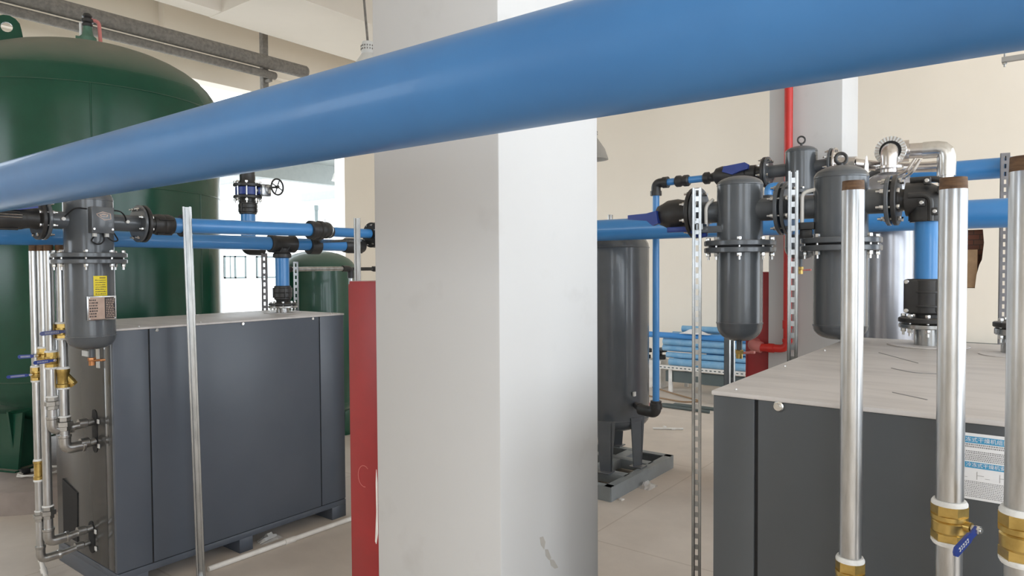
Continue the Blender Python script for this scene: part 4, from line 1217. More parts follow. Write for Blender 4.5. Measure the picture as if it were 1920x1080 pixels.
# small black and blue branch up from the fat header
t = thing('branch_stub', 'short black and blue pipe stub between the first and farthest filters', 'pipe', (-1.40, 4.6, 2.11))
part(t, 'coupling', MB().lathe((-1.405, 4.6, 2.112), Z_, [(0, 0), (0.04, 0), (0.046, 0.02), (0.046, 0.07), (0.055, 0.08), (0.055, 0.10), (0.03, 0.105), (0, 0.105)], 20), M['fitting'])
part(t, 'pipe', MB().tube(bend([(-1.405, 4.6, 2.20), (-1.405, 4.6, 2.27), (-1.27, 4.62, 2.27)], 0.05), 0.028, 16), M['blue_clean'])

# silver tank with jacketed pipe
STX, STY, STR = -0.746, 4.85, 0.150
t = thing('silver_tank', 'upright silver grey tank behind the right cabinet and second filter', 'tank', (STX, STY, 0))
pr_ = [(0, 0.30)] + [(STR * sin(pi / 2 * k / 6), 0.30 + 0.08 * (1 - cos(pi / 2 * k / 6))) for k in range(1, 7)]
pr_ += [(STR * cos(pi / 2 * k / 8), 2.226 + 0.112 * sin(pi / 2 * k / 8)) for k in range(0, 9)]
part(t, 'shell', MB().lathe((STX, STY, 0), Z_, pr_, 48), M['silver_tank'])
for k in range(3):
    an = k * 2 * pi / 3 - 1.2
    c = V((STX + 0.12 * cos(an), STY + 0.12 * sin(an), 0))
    part(t, 'leg', MB().box(c - V((0.03, 0.03, 0)), c + V((0.03, 0.03, 0.36)), 0.003), M['silver_tank'])
part(t, 'top_flange', MB().disc((STX, STY, 2.362), Z_, 0.080, 0.02, 32).cyl((STX, STY, 2.32), (STX, STY, 2.36), 0.047), M['silver'])
part(t, 'lifting_lug', MB().prism([(0, 2.16), (0.02, 2.16), (0.028, 2.38), (0.017, 2.44), (0.006, 2.38)], (STX - 0.135, STY - 0.075, 0), (0.8, 0.6, 0), Z_, (0.01, -0.012, 0)), M['silver'])
part(t, 'lifting_lug', MB().tube(bend([(STX + 0.06, STY - 0.08, 2.30), (STX + 0.11, STY - 0.09, 2.32), (STX + 0.155, STY - 0.09, 2.395)], 0.03), 0.010, 8)
     .tube(bend([(STX + 0.10, STY - 0.09, 2.285), (STX + 0.14, STY - 0.095, 2.315), (STX + 0.18, STY - 0.095, 2.385)], 0.03), 0.010, 8), M['silver'])
t = thing('jacketed_pipe', 'shiny silver jacketed pipe with crimped collar on top of the silver tank', 'pipe', (-0.6, 4.99, 2.37))
JZ, JY = 2.473, 4.95
part(t, 'inlet_bend', MB().tube(bend([(STX, STY, 2.373), (STX, STY, JZ - 0.0), (STX - 0.0, STY + 0.10, JZ)], 0.08), 0.049, 22), M['silver'])
cl = MB()
cc_ = V((STX - 0.0, STY + 0.03, JZ + 0.0))
cx, cyy, cz = frame(Y_)
cl.disc(cc_ + Y_ * 0.03, Y_, 0.09, 0.04, 40)
part(t, 'collar', cl, M['silver'])
part(t, 'collar_gap', MB().disc(cc_ + Y_ * 0.008, Y_, 0.062, 0.004, 32, ch=0.0005), M['dark'])
cr = MB()
for k in range(26):
    a = 2 * pi * k / 26
    d = cx * cos(a) + cyy * sin(a)
    e_ = cyy * cos(a) - cx * sin(a)
    c = cc_ + Y_ * 0.006
    cr.add([c + d * 0.062 - e_ * 0.004, c + d * 0.062 + e_ * 0.004, c + d * 0.09 + e_ * 0.008 - Y_ * 0.004, c + d * 0.09 - e_ * 0.003 - Y_ * 0.004,
            c + d * 0.062 + Y_ * 0.01, c + d * 0.09 + Y_ * 0.01], [(0, 1, 2, 3), (0, 4, 1), (3, 2, 5), (0, 3, 5, 4), (1, 4, 5, 2)])
part(t, 'crimped_tab', cr, M['tape'])
part(t, 'jacket', MB().tube(bend([(STX, STY + 0.055, JZ), (STX, JY + 0.03, JZ + 0.003), (STX + 0.09, JY + 0.04, JZ + 0.003)], 0.07), 0.068, 24).cyl((STX + 0.06, JY + 0.04, JZ + 0.003), (-0.56, JY + 0.04, JZ - 0.003), 0.047, 0.047, 28), M['silver'])
part(t, 'end_bend', MB().tube(bend([(-0.58, JY + 0.04, JZ - 0.003), (-0.455, JY + 0.04, JZ - 0.006), (-0.455, JY + 0.04, JZ - 0.17)], 0.05, 3), 0.052, 24, True), M['zinc'], 'bright mitred bend', smooth=20)
part(t, 'down_leg', MB().cyl((-0.455, JY + 0.04, JZ - 0.16), (-0.455, JY + 0.04, 0.0), 0.043, seg=24), M['zinc'])

# ================================================================== first two right filters, along X at Y=3.1
FYR, PZ = 3.1, 2.003
F1X, F1R = -1.073, 0.0993
t = thing('compressed_air_filter', 'grey filter hanging in mid air just left of the right cabinet, with brass drain', 'filter', (F1X, FYR, 1.41), 'grey line filters')
filter_unit(t, F1X, FYR, F1R, 2.16, 2.114, 1.845, 1.868, 1.814, 1.837, 1.497, 1.415, 0.155)
drain(t, F1X, FYR, 1.415, 1.335, 'brass')
part(t, 'inlet_stub', MB().cyl((F1X - 0.05, FYR, PZ), (-1.262, FYR, PZ), 0.05), M['grey'])
part(t, 'outlet_stub', MB().cyl((F1X + 0.05, FYR, PZ), (-0.885, FYR, PZ), 0.05), M['grey'])
flange(t, (-1.262, FYR, PZ), X_, 0.118)
flange(t, (-0.889, FYR, PZ), X_, 0.115)
bolts(t, (-1.273, FYR, PZ), X_, 0.096, 8, 0.0095, 0.042, 0.39)
part(t, 'hose', MB().tube(bend([(-1.21, FYR - 0.05, 1.90), (-1.21, FYR - 0.055, 2.03), (-1.185, FYR - 0.03, 2.06)], 0.03), 0.008, 10), M['pvc'], 'short white hose')
part(t, 'support_arm', MB().box((-1.24, FYR - 0.085, 1.905), (-1.12, FYR - 0.06, 1.935), 0.003), M['grey'])
t = thing('isolation_valve', 'black rounded valve with blue lever against the fat blue pipe', 'valve', (-1.40, FYR, 1.93))
part(t, 'valve_body', MB().lathe((-1.475, FYR, PZ), X_, [(0, 0), (0.03, 0), (0.045, 0.01), (0.055, 0.035), (0.068, 0.06), (0.072, 0.11), (0.066, 0.135), (0.066, 0.16), (0.05, 0.165), (0.05, 0.19), (0, 0.19)], 28), M['fitting'])
part(t, 'flange', MB().disc((-1.284, FYR, PZ), X_, 0.118, 0.018, 40), M['fitting'])
part(t, 'lever', MB().prism([(-1.60, 1.985), (-1.60, 2.006), (-1.50, 2.01), (-1.45, 2.02), (-1.44, 1.96), (-1.47, 1.95), (-1.50, 1.975)], (0, FYR - 0.07, 0), X_, Z_, (0, 0.03, 0)), M['handle'], 'dark blue lever')
part(t, 'lower_clip', MB().box((-1.40, FYR - 0.06, 1.915), (-1.25, FYR - 0.03, 1.94), 0.004).tube(bend([(-1.29, FYR - 0.06, 1.93), (-1.24, FYR - 0.07, 1.89), (-1.20, FYR - 0.07, 1.90)], 0.02), 0.010, 8), M['handle'])

F2X, F2R = -0.653, 0.1035
t = thing('compressed_air_filter', 'grey filter with ring eye standing behind the first thick galvanised pipe', 'filter', (F2X, FYR, 1.444), 'grey line filters')
filter_unit(t, F2X, FYR, F2R, 2.168, 2.113, 1.845, 1.868, 1.814, 1.837, 1.505, 1.446, 0.155)
part(t, 'ring_eye', MB().ring((F2X, FYR, 2.195), (0.5, -0.8, 0), 0.022, 0.007, 24, 8).cyl((F2X, FYR, 2.16), (F2X, FYR, 2.175), 0.009, seg=10), M['fitting'])
part(t, 'inlet_stub', MB().cyl((F2X - 0.05, FYR, PZ), (-0.853, FYR, PZ), 0.05), M['grey'])
part(t, 'outlet_stub', MB().cyl((F2X + 0.05, FYR, PZ + 0.008), (-0.478, FYR, PZ + 0.008), 0.05), M['grey'])
flange(t, (-0.862, FYR, PZ), X_, 0.115)
flange(t, (-0.474, FYR, PZ + 0.008), X_, 0.1)
bolts(t, (-0.8755, FYR, PZ), X_, 0.094, 8, 0.0095, 0.044, 0.39)
bolts(t, (-0.462, FYR, PZ + 0.008), X_, 0.080, 8, 0.0095, 0.042, 0.39)
part(t, 'hose', MB().tube(bend([(-0.79, FYR - 0.06, 1.92), (-0.79, FYR - 0.06, 2.06), (-0.74, FYR - 0.05, 2.07)], 0.04), 0.008, 10), M['pvc'], 'bent white hose')
part(t, 'side_clamp', MB().box((-0.81, FYR - 0.07, 1.905), (-0.74, FYR - 0.04, 1.935), 0.003).box((-0.80, FYR - 0.06, 1.87), (-0.75, FYR - 0.05, 1.905), 0.003), M['fitting'])

# elbow and drop leg on the right cabinet
RX_, RY_ = -0.337, 3.1
t = thing('drop_pipe', 'vertical blue pipe with bolted black elbow standing on the right cabinet lid', 'pipe', (RX_, RY_, 1.44), 'blue drop pipes on cabinet lids')
part(t, 'flange', MB().disc((-0.450, RY_, PZ + 0.008), X_, 0.1, 0.018, 40), M['fitting'])
part(t, 'neck', MB().lathe((-0.443, RY_, PZ + 0.008), X_, [(0, 0), (0.05, 0), (0.042, 0.012), (0.042, 0.03), (0.055, 0.036), (0.055, 0.05), (0, 0.05)], 24), M['fitting'])
el = MB().tube(bend([(-0.415, RY_, PZ + 0.008), (RX_, RY_, PZ + 0.008), (RX_, RY_, 1.92)], 0.09), 0.066, 28)
el.cyl((RX_, RY_, 1.925), (RX_, RY_, 1.955), 0.071)
mid = (-0.37, RY_, PZ - 0.02)
part(t, 'elbow', el, M['fitting'])
rb_ = MB()
for k, (px, pz) in enumerate(((-0.338, 2.072), (-0.292, 2.035), (-0.355, 1.99), (-0.312, 1.955))):
    rb_.box((px - 0.012, RY_ - 0.078, pz - 0.014), (px + 0.012, RY_ - 0.045, pz + 0.014), 0.003)
rb_.tube(bend([(-0.40, RY_ - 0.066, 2.02), (RX_ + 0.012, RY_ - 0.066, 2.02), (RX_ + 0.012, RY_ - 0.066, 1.92)], 0.06), 0.011, 10)
rb_.tube(bend([(-0.40, RY_ - 0.02, 2.083), (RX_ + 0.066, RY_ - 0.02, 2.083), (RX_ + 0.066, RY_ - 0.02, 1.92)], 0.10), 0.012, 10)
part(t, 'elbow_rib', rb_, M['fitting'])
screws(t, [(-0.338, RY_ - 0.079, 2.072), (-0.292, RY_ - 0.079, 2.035), (-0.355, RY_ - 0.079, 1.99), (-0.312, RY_ - 0.079, 1.955)], -Y_, 0.008)
part(t, 'pipe', MB().cyl((RX_, RY_, 1.93), (RX_, RY_, 1.67), 0.0495, seg=40), M['blue_clean'])
cp = MB().lathe((RX_, RY_, 1.70), -Z_, [(0, 0), (0.056, 0), (0.062, 0.006), (0.062, 0.13), (0.056, 0.137), (0, 0.137)], 28)
for z in (1.655, 1.60):
    cp.lathe((RX_, RY_, z), -Z_, [(0.06, 0), (0.066, 0.002), (0.066, 0.008), (0.06, 0.01)], 28)
cp.box((RX_ - 0.078, RY_ - 0.055, 1.565), (RX_ + 0.078, RY_ - 0.035, 1.70), 0.012)
part(t, 'coupling', cp, M['fitting'])
screws(t, [(RX_ - 0.068, RY_ - 0.055, 1.689), (RX_ - 0.068, RY_ - 0.055, 1.577), (RX_ + 0.068, RY_ - 0.055, 1.689), (RX_ + 0.068, RY_ - 0.055, 1.577)], -Y_, 0.009)
part(t, 'neck', MB().lathe((RX_, RY_, 1.565), -Z_, [(0, 0), (0.045, 0), (0.045, 0.018), (0.056, 0.03), (0, 0.03)], 24), M['fitting'])
part(t, 'upper_flange', MB().disc((RX_, RY_, 1.540), Z_, 0.102, 0.018, 40), M['fitting'])
part(t, 'lower_flange', MB().disc((RX_, RY_, 1.518), Z_, 0.1, 0.018, 40), M['strut'], 'grey steel flange under the black one')
part(t, 'stub', MB().cyl((RX_, RY_, 1.515), (RX_, RY_, 1.441), 0.047, seg=32), M['strut'])
part(t, 'cover_ring', MB().disc((RX_, RY_, 1.4425), Z_, 0.14, 0.003, 48), M['lid'])
bolts(t, (RX_, RY_, 1.529), Z_, 0.083, 8, 0.0095, 0.042, 0.1)

# right cabinet
RCX, RCY = -0.647, 1.68
t = thing('compressor_cabinet', 'dark grey machine cabinet at right with wide dusty lid, behind the three thick galvanised pipes', 'cabinet', (0.25, 2.5, 0))
cabinet(t, RCX, 1.25, RCY, 3.30, 1.44, '-y', [-0.54], M['cabinet_r'])
screws(t, [(-0.487, RCY - 0.001, 1.418), (0.55, RCY - 0.001, 1.418)], -Y_, 0.0125)
screws(t, [(-0.60, RCY + 0.03, 1.4402), (-0.62, 2.2, 1.4402), (-0.62, 2.7, 1.4402)], Z_, 0.005)
sx0, sx1, sz0, sz1 = -0.152, 0.06, 1.272, 1.408
stk = part(t, 'notice_sticker', MB().box((sx0, RCY - 0.001, sz0), (sx1, RCY + 0.0005, sz1)), M['paper'], 'white notice sheet with two blue headings')
part(stk, 'heading_bar', MB().box((sx0 + 0.008, RCY - 0.0016, 1.388), (sx1 - 0.008, RCY - 0.0009, 1.4015)).box((sx0 + 0.008, RCY - 0.0016, 1.337), (sx1 - 0.008, RCY - 0.0009, 1.349)), M['cyan'])
scx = (sx0 + sx1) / 2
part(stk, 'heading_text', text_mb('冷冻式干燥机组操作说明注意事项', 0.0105, (scx, RCY - 0.0017, 1.3945), X_, Z_, 0.0003), M['paper'])
part(stk, 'heading_text', text_mb('冷冻式干燥机安全维护保养规程', 0.0095, (scx, RCY - 0.0017, 1.343), X_, Z_, 0.0003), M['paper'])
tx = MB()
def lines(z_list, h, full, x0=sx0 + 0.010, x1=sx1 - 0.010):
    for z in z_list:
        a = x0
        end = x1 if random.random() < full else x0 + (x1 - x0) * random.uniform(0.45, 0.8)
        while a < end:
            l = random.uniform(0.0014, 0.0032)
            tx.box((a, RCY - 0.0014, z), (a + l, RCY - 0.0009, z + h))
            a += l + 0.0011
lines([1.3835, 1.379], 0.0026, 1)
lines([1.370, 1.3665], 0.002, 0.3)
lines([1.3625, 1.359, 1.3555, 1.352], 0.002, 0.7)
lines([1.3085, 1.3055, 1.3020, 1.2985, 1.295, 1.2915, 1.288, 1.2845, 1.281, 1.2775], 0.0014, 0.6)
part(stk, 'body_text', tx, M['ink_soft'])
tx = MB()
for k in range(5):
    x = sx0 + 0.02 + k * 0.038
    tx.box((x, RCY - 0.0014, 1.322), (x + 0.012, RCY - 0.0009, 1.3227)).box((x, RCY - 0.0014, 1.314), (x + 0.0008, RCY - 0.0009, 1.330)).box((x + 0.014, RCY - 0.0014, 1.317), (x + 0.022, RCY - 0.0009, 1.3176))
part(stk, 'diagram', tx, M['ink_soft'])
part(t, 'lid_scratch', MB().tube(bend([(-0.35, 2.35, 1.4405), (-0.28, 2.28, 1.4405), (-0.22, 2.30, 1.4405)], 0.05), 0.0015, 5).tube([(-0.45, 2.75, 1.4405), (-0.30, 2.52, 1.4405)], 0.0012, 5).tube([(-0.28, 1.90, 1.4405), (-0.2, 1.84, 1.4405)], 0.0015, 5), M['ink_soft'])
part(t, 'cover_ring', MB().disc((-0.06, 2.93, 1.4410), Z_, 0.105, 0.003, 44), M['lid'])

t = thing('capped_outlet', 'flanged steel outlet on the right cabinet lid between two galvanised pipes', 'outlet', (-0.058, 2.99, 1.44))
part(t, 'stub', MB().cyl((-0.058, 3.0, 1.4425), (-0.058, 3.0, 1.52), 0.045, seg=28), M['strut'])
part(t, 'lower_flange', MB().disc((-0.058, 3.0, 1.517), Z_, 0.065, 0.024, 32), M['strut'])
part(t, 'upper_flange', MB().disc((-0.058, 3.0, 1.541), Z_, 0.07, 0.018, 32), M['fitting'])
bolts(t, (-0.058, 3.0, 1.528), Z_, 0.054, 4, 0.009, 0.046, 0.6)

# struts at right
def strut_unit(label, x, y, z1, face, **k):
    t = thing('strut_post', label, 'post', (x, y, 0), 'galvanised strut posts')
    channel(t, x, y, 0, z1, face, **k)
    part(t, 'base_plate', MB().box((x - 0.05, y - 0.05, 0), (x + 0.05, y + 0.05, 0.006)), M['strut'])
    return t
t = strut_unit('slotted strut post standing left of the right cabinet, before the first right filter', -1.222, 2.97, 2.107, (0.35, -0.94, 0))
part(t, 'strut_clamp', MB().box((-1.245, 2.985, 1.92), (-1.20, 3.03, 1.945)), M['strut'])
t = strut_unit('slotted strut post between the two front filters, left of the right cabinet', -0.808, 2.975, 2.146, (0.25, -0.97, 0))
p = at(1373, 660, Y=3.62)
strut_unit('pale slotted strut post seen below the first right filter', p.x, 3.62, 1.99, (0.88, -0.47, 0))
t = strut_unit('slotted upright carrying the upper blue pipe at far right', at(1882, 500, Y=5.42).x, 5.44, 2.47, (0.2, -0.98, 0), w=0.05, d=0.02, web=True, m='strut_dull')
sx_ = at(1882, 500, Y=5.42).x
part(t, 'pipe_clamp', MB().tube(bend([(sx_, 5.46, 2.31), (sx_, 5.465, 2.32), (sx_, 5.465, 2.385), (sx_, 5.465, 2.455), (sx_, 5.46, 2.465)], 0.03), 0.006, 8), M['zinc'])

# three thick galvanised risers in front of the right cabinet
def front_riser(label, x, y, r, zt, zthread, zv, hv, hdir):
    t = thing('galvanised_riser', label, 'pipe', (x, y, 0), 'thick galvanised risers before the right cabinet')
    part(t, 'pipe', MB().lathe((x, y, zv + hv * 0.4), Z_, [(0, 0), (r, 0), (r, zthread - zv - hv * 0.4), (0, zthread - zv - hv * 0.4)], 40), M['galv'])
    part(t, 'threaded_end', MB().lathe((x, y, zthread), Z_, [(0, 0), (r * 0.985, 0), (r * 0.95, zt - zthread), (r * 0.80, zt - zthread), (r * 0.78, 0.004), (0, 0.004)], 40), M['rust'], 'rusty threaded pipe end')
    part(t, 'lower_pipe', MB().lathe((x, y, 0), Z_, [(0, 0), (r * 0.96, 0), (r * 0.96, zv - hv * 0.4), (0, zv - hv * 0.4)], 40), M['galv'])
    valve_on(t, x, y, zv, r * 0.97, hv, (0.85, -0.35, 0), hdir, 0.078, 'handle', 'blue vinyl covered lever')
    part(t, 'base_plate', MB().disc((x, y, 0.004), Z_, r * 1.9, 0.008, 32), M['strut'])
front_riser('thick galvanised pipe with rusty top, leftmost of the three before the right cabinet', -0.3005, 1.536, 0.0213, 1.923, 1.904, 1.108, 0.078, (-0.35, -0.85, -0.36))
front_riser('thick galvanised pipe in the middle of three, with blue valve lever in view', -0.123, 1.47, 0.0226, 1.908, 1.887, 1.284, 0.070, (-0.35, -0.85, -0.36))
front_riser('thick galvanised pipe at the right edge of the photo, tallest of three', -0.0165, 1.38, 0.0238, 1.924, 1.900, 1.311, 0.080, (0.9, 0.2, -0.1))

# ================================================================== dark tank on its skid
KX, KY = -2.99, 5.25
t = thing('steel_skid', 'grey steel channel frame on the floor right of the near pillar', 'skid', (-2.95, 5.04, 0))
def cbeam(mb, a, b, h, w_, out):
    """C channel lying from a to b, web facing 'out'"""
    a, b, out = V(a), V(b), V(out)
    d = (b - a)
    for (o0, o1, z0, z1) in ((0, 0.006, 0, h), (-w_, 0, 0, 0.008), (-w_, 0, h - 0.008, h)):
        mb.prism([(o0, z0), (o1, z0), (o1, z1), (o0, z1)], a, out, Z_, d)
H_ = 0.11
b1 = MB(); cbeam(b1, (-2.515, 4.49, 0), (-2.515, 5.59, 0), H_, 0.06, (-1, 0, 0) if False else (1, 0, 0))
part(t, 'side_channel', b1, M['skid'])
b1 = MB(); cbeam(b1, (-3.45, 4.49, 0), (-3.45, 5.59, 0), H_, 0.06, (-1, 0, 0))
part(t, 'side_channel', b1, M['skid'])
b1 = MB(); cbeam(b1, (-3.45, 4.49, 0), (-2.515, 4.49, 0), H_, 0.06, (0, -1, 0))
part(t, 'end_channel', b1, M['skid'])
b1 = MB(); cbeam(b1, (-3.45, 5.59, 0), (-2.515, 5.59, 0), H_, 0.06, (0, 1, 0))
part(t, 'end_channel', b1, M['skid'])
for yy in (4.80, 5.22):
    part(t, 'cross_bar', MB().box((-3.42, yy, 0.03), (-2.56, yy + 0.09, H_), 0.002), M['skid'])
part(t, 'cross_bar', MB().box((-2.93, 4.52, 0.032), (-2.83, 5.56, H_ - 0.002), 0.002), M['skid'])
# tank: visible edge at right
TKX, TKY, TKR = -2.90, 5.20, 0.315
t = thing('dark_air_receiver', 'tall dark grey pressure tank on legs right of the near pillar', 'tank', (TKX, TKY, H_))
pr_ = []
for k in range(8, -1, -1):
    a = pi / 2 * k / 8
    pr_.append((TKR * cos(a), 0.49 - 0.13 * sin(a)))
for k in range(0, 9):
    a = pi / 2 * k / 8
    pr_.append((TKR * cos(a), 1.92 + 0.17 * sin(a)))
part(t, 'shell', MB().lathe((TKX, TKY, 0), Z_, pr_, 56), M['grey'])
part(t, 'weld_seam', MB().ring((TKX, TKY, 1.92), Z_, TKR, 0.005, 64, 6).ring((TKX, TKY, 0.49), Z_, TKR, 0.005, 64, 6), M['grey'])
lg_ = [V((at(1196, 875, Z=H_).x, at(1196, 875, Z=H_).y, 0)), V((at(1136, 886, Z=H_).x, at(1136, 886, Z=H_).y, 0))]
lg_ += [V((2 * TKX - lg_[0].x, 2 * TKY - lg_[0].y, 0)), V((2 * TKX - lg_[1].x, 2 * TKY - lg_[1].y, 0))]
for L_ in lg_:
    dr = V((L_.x - TKX, L_.y - TKY, 0)).normalized()
    tn = V((-dr.y, dr.x, 0))
    wv = MB().prism([(-0.045, H_ + 0.001), (0.045, H_ + 0.001), (0.075, 0.52), (-0.075, 0.52)], L_, tn, Z_, -dr * 0.008)
    wv.prism([(0, H_ + 0.001), (-0.05, H_ + 0.001), (-0.05, 0.46), (0, 0.50)], L_ + tn * 0.04, dr, Z_, tn * 0.008)
    wv.box(L_ + V((-0.055, -0.055, H_ + 0.0005)), L_ + V((0.055, 0.055, H_ + 0.009)))
    part(t, 'leg', wv, M['grey'])
part(t, 'top_valve', MB().cyl((TKX - 0.0, TKY - 0.02, 2.08), (TKX, TKY - 0.02, 2.20), 0.022, seg=14).hexa((TKX, TKY - 0.02, 2.12), Z_, 0.03, 0.03), M['steel'])
part(t, 'outlet_nozzle', MB().cyl((TKX + 0.29 * 0.9, TKY - 0.29 * 0.3, 0.625), (TKX + 0.40, TKY - 0.26, 0.625), 0.026).disc((TKX + 0.37, TKY - 0.20, 0.625), (0.8, -0.6, 0), 0.036, 0.02, 20), M['fitting'])
part(t, 'name_tag', MB().box((TKX + 0.285, TKY - 0.165, 0.70), (TKX + 0.30, TKY - 0.135, 0.735)), M['tape'], 'small pale tag by the outlet')

# ================================================================== red fire pipe
t = thing('fire_pipe', 'bright red riser pipe with elbow running down the far pillar into the far red box', 'pipe', (-1.44, 5.15, 1.1))
part(t, 'pipe', MB().tube(bend([(-1.445, 5.19, 4.5), (-1.445, 5.19, 1.15), (-1.66, 5.19, 1.15)], 0.06), 0.029, 20), M['red'])
part(t, 'joint', MB().cyl((-1.445, 5.19, 1.30), (-1.445, 5.19, 1.36), 0.034), M['red'])
part(t, 'joint', MB().cyl((-1.54, 5.19, 1.15), (-1.58, 5.19, 1.15), 0.034), M['red'])
part(t, 'joint', MB().cyl((-1.445, 5.19, 1.20), (-1.445, 5.19, 1.225), 0.035), M['red'])
part(t, 'end_fitting', MB().tube(bend([(-1.63, 5.19, 1.15), (-1.70, 5.20, 1.16), (-1.71, 5.298, 1.17)], 0.04), 0.042, 16), M['pink'], 'faded pinkish elbow end')

# ================================================================== pipes stacked by the wall
t = thing('pipe_rack', 'low perforated white steel rack by the back wall under the pale blue pipes', 'rack', (-3.3, 9.2, 0))
for yy in (8.9, 9.55):
    part(t, 'rail', MB().box((-4.25, yy, 0.335), (-2.0, yy + 0.05, 0.385)), M['pvc'])
part(t, 'lower_beam', MB().box((-4.15, 8.98, 0.15), (-2.95, 9.06, 0.30)), M['frame_grey'], 'dark grey beam under the rack')
for xx in (-4.1, -2.6):
    for yy in (8.95, 9.5):
        part(t, 'leg', MB().box((xx, yy + 0.015, 0), (xx + 0.05, yy + 0.05, 0.335)), M['pvc'])
hs = MB()
for k in range(36):
    x = -4.2 + k * 0.06
    hs.box((x, 8.897, 0.352), (x + 0.03, 8.9005, 0.366))
part(t, 'rail_slot', hs, M['frame_grey'])
stack = [  # y, z, r, x0, x1, material, label
    (8.96, 0.435, 0.050, -4.08, -2.1, 'blue_pale', 'pale blue wrapped pipe at the front of the bottom row of the stack'),
    (9.07, 0.435, 0.050, -4.00, -2.1, 'blue_pale', 'pale blue wrapped pipe second from front in the bottom row of the stack'),
    (9.18, 0.435, 0.050, -4.10, -2.1, 'blue_pale', 'pale blue wrapped pipe deep in the bottom row of the stack'),
    (9.29, 0.435, 0.050, -4.05, -2.1, 'blue_pale', 'rearmost pale blue wrapped pipe in the bottom row of the stack'),
    (9.00, 0.524, 0.040, -4.14, -2.1, 'blue_pale', 'thinner pale blue pipe resting on the bottom row of the stack'),
    (9.13, 0.528, 0.045, -3.6, -2.1, 'blue_clean', 'short deep blue pipe end inside the middle of the stack'),
    (9.06, 0.612, 0.045, -4.22, -2.1, 'blue_pale', 'blue wrapped pipe in the middle of the stack'),
    (9.17, 0.618, 0.045, -4.22, -2.1, 'blue_pale', 'blue wrapped pipe behind the middle one of the stack'),
    (9.03, 0.705, 0.048, -4.20, -2.1, 'blue_pale', 'frosted blue pipe below the brightest pipe of the stack'),
    (9.00, 0.797, 0.042, -4.42, -2.1, 'blue_clean', 'brightest blue pipe jutting out leftmost from the stack'),
    (9.12, 0.80, 0.045, -4.10, -2.1, 'blue_pale', 'pale blue pipe behind the brightest one of the stack'),
    (9.10, 0.892, 0.045, -3.95, -2.1, 'blue_pale', 'topmost pale blue pipe of the stack')]
for y, z, r, x0, x1, m, lab in stack:
    t = thing('stacked_pipe', lab, 'pipe', ((x0 + x1) / 2, y, z - r), 'blue pipes stacked on the rack')
    part(t, 'pipe', MB().lathe((x0, y, z), X_, [(r * 0.9, 0.02), (r * 0.9, 0), (r, 0), (r, x1 - x0), (0, x1 - x0)], 24), M[m])
    part(t, 'open_end', MB().disc((x0 + 0.02, y, z), X_, r * 0.9, 0.002, 20, ch=0.0005), M['frame_grey'])
solo('wrapping_sheet', 'torn white wrapping sheet draped over the pipe stack', 'sheet', crumple((-3.70, 8.955, 0.84), 0.42, 0.14, 0.07, 11), M['paper'], smooth=15)
ck = MB()
for k in range(9):
    c = V((-4.46 + random.uniform(-0.12, 0.12), 9.3 + random.uniform(-0.1, 0.1), 0.44 + 0.05 * (k // 3)))
    ck.box(c - V((0.05, 0.05, 0.03)), c + V((0.05, 0.05, 0.03)), 0.01, Matrix.Rotation(random.uniform(0, 3), 3, 'Z'))
solo('fitting_heap', 'small dark heap of fittings on the box left of the pipe stack', 'fittings', ck, M['fitting'])
solo('parts_box', 'pale box by the back wall left of the pipe rack', 'box', MB().box((-4.62, 9.15, 0), (-4.30, 9.45, 0.405), 0.006), M['pvc'])
solo('steel_offcut', 'bent dark steel offcut lying on the floor before the pipe rack', 'steel', MB().box((-3.65, 8.1, 0), (-3.0, 8.18, 0.03), 0.004).tube(bend([(-3.05, 8.12, 0.02), (-3.75, 8.05, 0.02), (-3.80, 7.95, 0.02), (-3.1, 7.93, 0.02)], 0.06), 0.018, 8), M['frame_grey'], 'steel lengths on the floor')
solo('steel_length', 'long grey steel length lying on the floor right of the strut', 'steel', MB().box((-3.25, 8.45, 0), (-1.9, 8.56, 0.12), 0.004), M['frame_grey'], 'steel lengths on the floor')
solo('white_length', 'white plastic length lying on the floor before the pipe rack', 'pipe', MB().cyl((-3.1, 8.2, 0.028), (-1.8, 8.28, 0.028), 0.026), M['pvc'])
solo('floor_cable', 'thin pale cable looping on the floor before the pipe rack', 'cable', MB().tube(bend([(-4.5, 9.2, 0.012), (-3.9, 8.8, 0.012), (-3.45, 8.55, 0.012), (-3.6, 8.35, 0.012), (-4.6, 8.6, 0.012)], 0.2), 0.010, 6), M['carton'])
pc = at(1214, 768, Z=0.03)
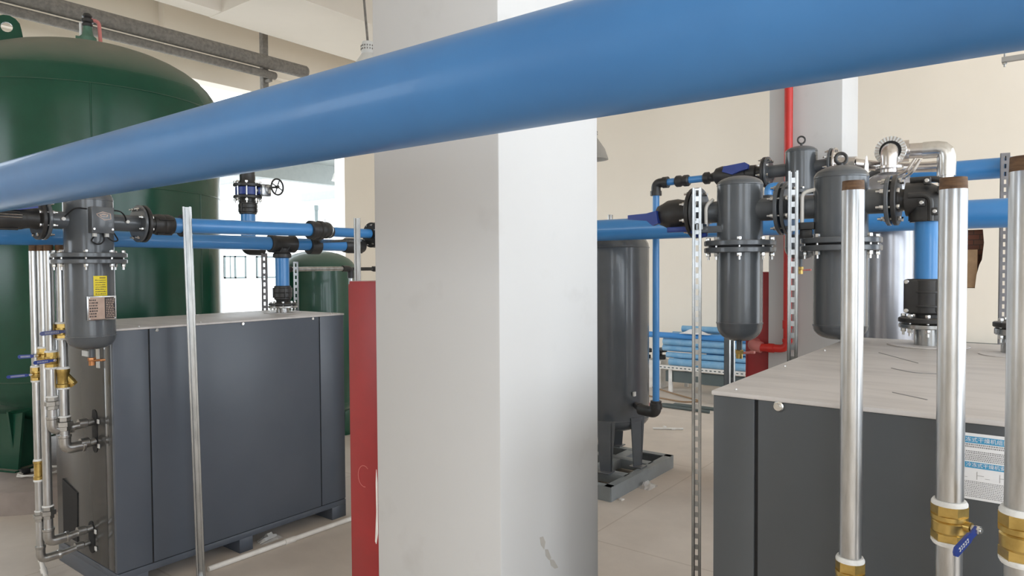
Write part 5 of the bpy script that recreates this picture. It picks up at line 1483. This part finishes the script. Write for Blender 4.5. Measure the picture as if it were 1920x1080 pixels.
solo('orange_cap', 'small orange cap on the floor behind the black elbow of the thin blue pipe', 'cap', MB().lathe((pc.x, pc.y, 0), Z_, [(0, 0), (0.055, 0), (0.055, 0.09), (0.045, 0.11), (0, 0.11)], 20), M['pink'])
p0, p1 = at(1224, 803, Z=0.012), at(1281, 804, Z=0.012)
solo('floor_stick', 'thin pale stick on the floor right of the dark tank', 'stick', MB().cyl(p0, p1, 0.011, seg=10), M['pvc'])
# skirting strip and hanging bracket on the back wall side
solo('cable_tray', 'blue grey strip along the back wall seen over the right cabinet lid', 'tray', MB().box((-0.9, 9.75, 0.78), (2.5, YB - 0.005, 0.83)), M['frame_grey'])
b0, b1 = at(1878, 113, Y=6.0), at(1935, 102, Y=6.0)
t = thing('rod_hanger', 'small threaded rod bracket hanging at the top right', 'bracket', (b0.x, 6.0, b0.z))
part(t, 'arm', MB().box((b0.x, 5.98, b0.z - 0.018), (b0.x + 0.55, 6.02, b0.z + 0.018), 0.003), M['lamp_grey'])
rx = at(1884, 100, Y=6.0).x
part(t, 'rod', MB().cyl((rx, 6.0, b0.z - 0.05), (rx, 6.0, ZC), 0.007, seg=10).hexa((rx, 6.0, b0.z - 0.026), Z_, 0.014, 0.012), M['strut'])
part(t, 'pipe_ring', MB().box((b0.x + 0.15, 5.97, b0.z + 0.018), (b0.x + 0.21, 6.03, b0.z + 0.20), 0.003).cyl((b0.x + 0.11, 6.0, b0.z + 0.10), (b0.x + 0.15, 6.0, b0.z + 0.10), 0.012), M['lamp_grey'])
part(t, 'rod', MB().cyl((b0.x + 0.50, 6.0, b0.z), (b0.x + 0.50, 6.0, ZC), 0.007, seg=10), M['strut'])
# bits of debris on the bare floor
for k, (px, py) in enumerate(((1246, 858), (1246, 801), (1262, 806), (1165, 938))):
    pc = at(px, py, Z=0.0)
    s = random.uniform(0.012, 0.02)
    solo('floor_chip', ('tiny pale chip on the floor between the skid and the strut', 'tiny chip on the floor near the thin stick', 'tiny chip on the floor at the tip of the thin stick', 'tiny pale chip on the floor at the skid corner')[k],
         'debris', MB().box((pc.x - s, pc.y - s, 0), (pc.x + s, pc.y + s * 1.5, s * 0.8), s * 0.2, Matrix.Rotation(k, 3, 'Z')), M['pvc'])
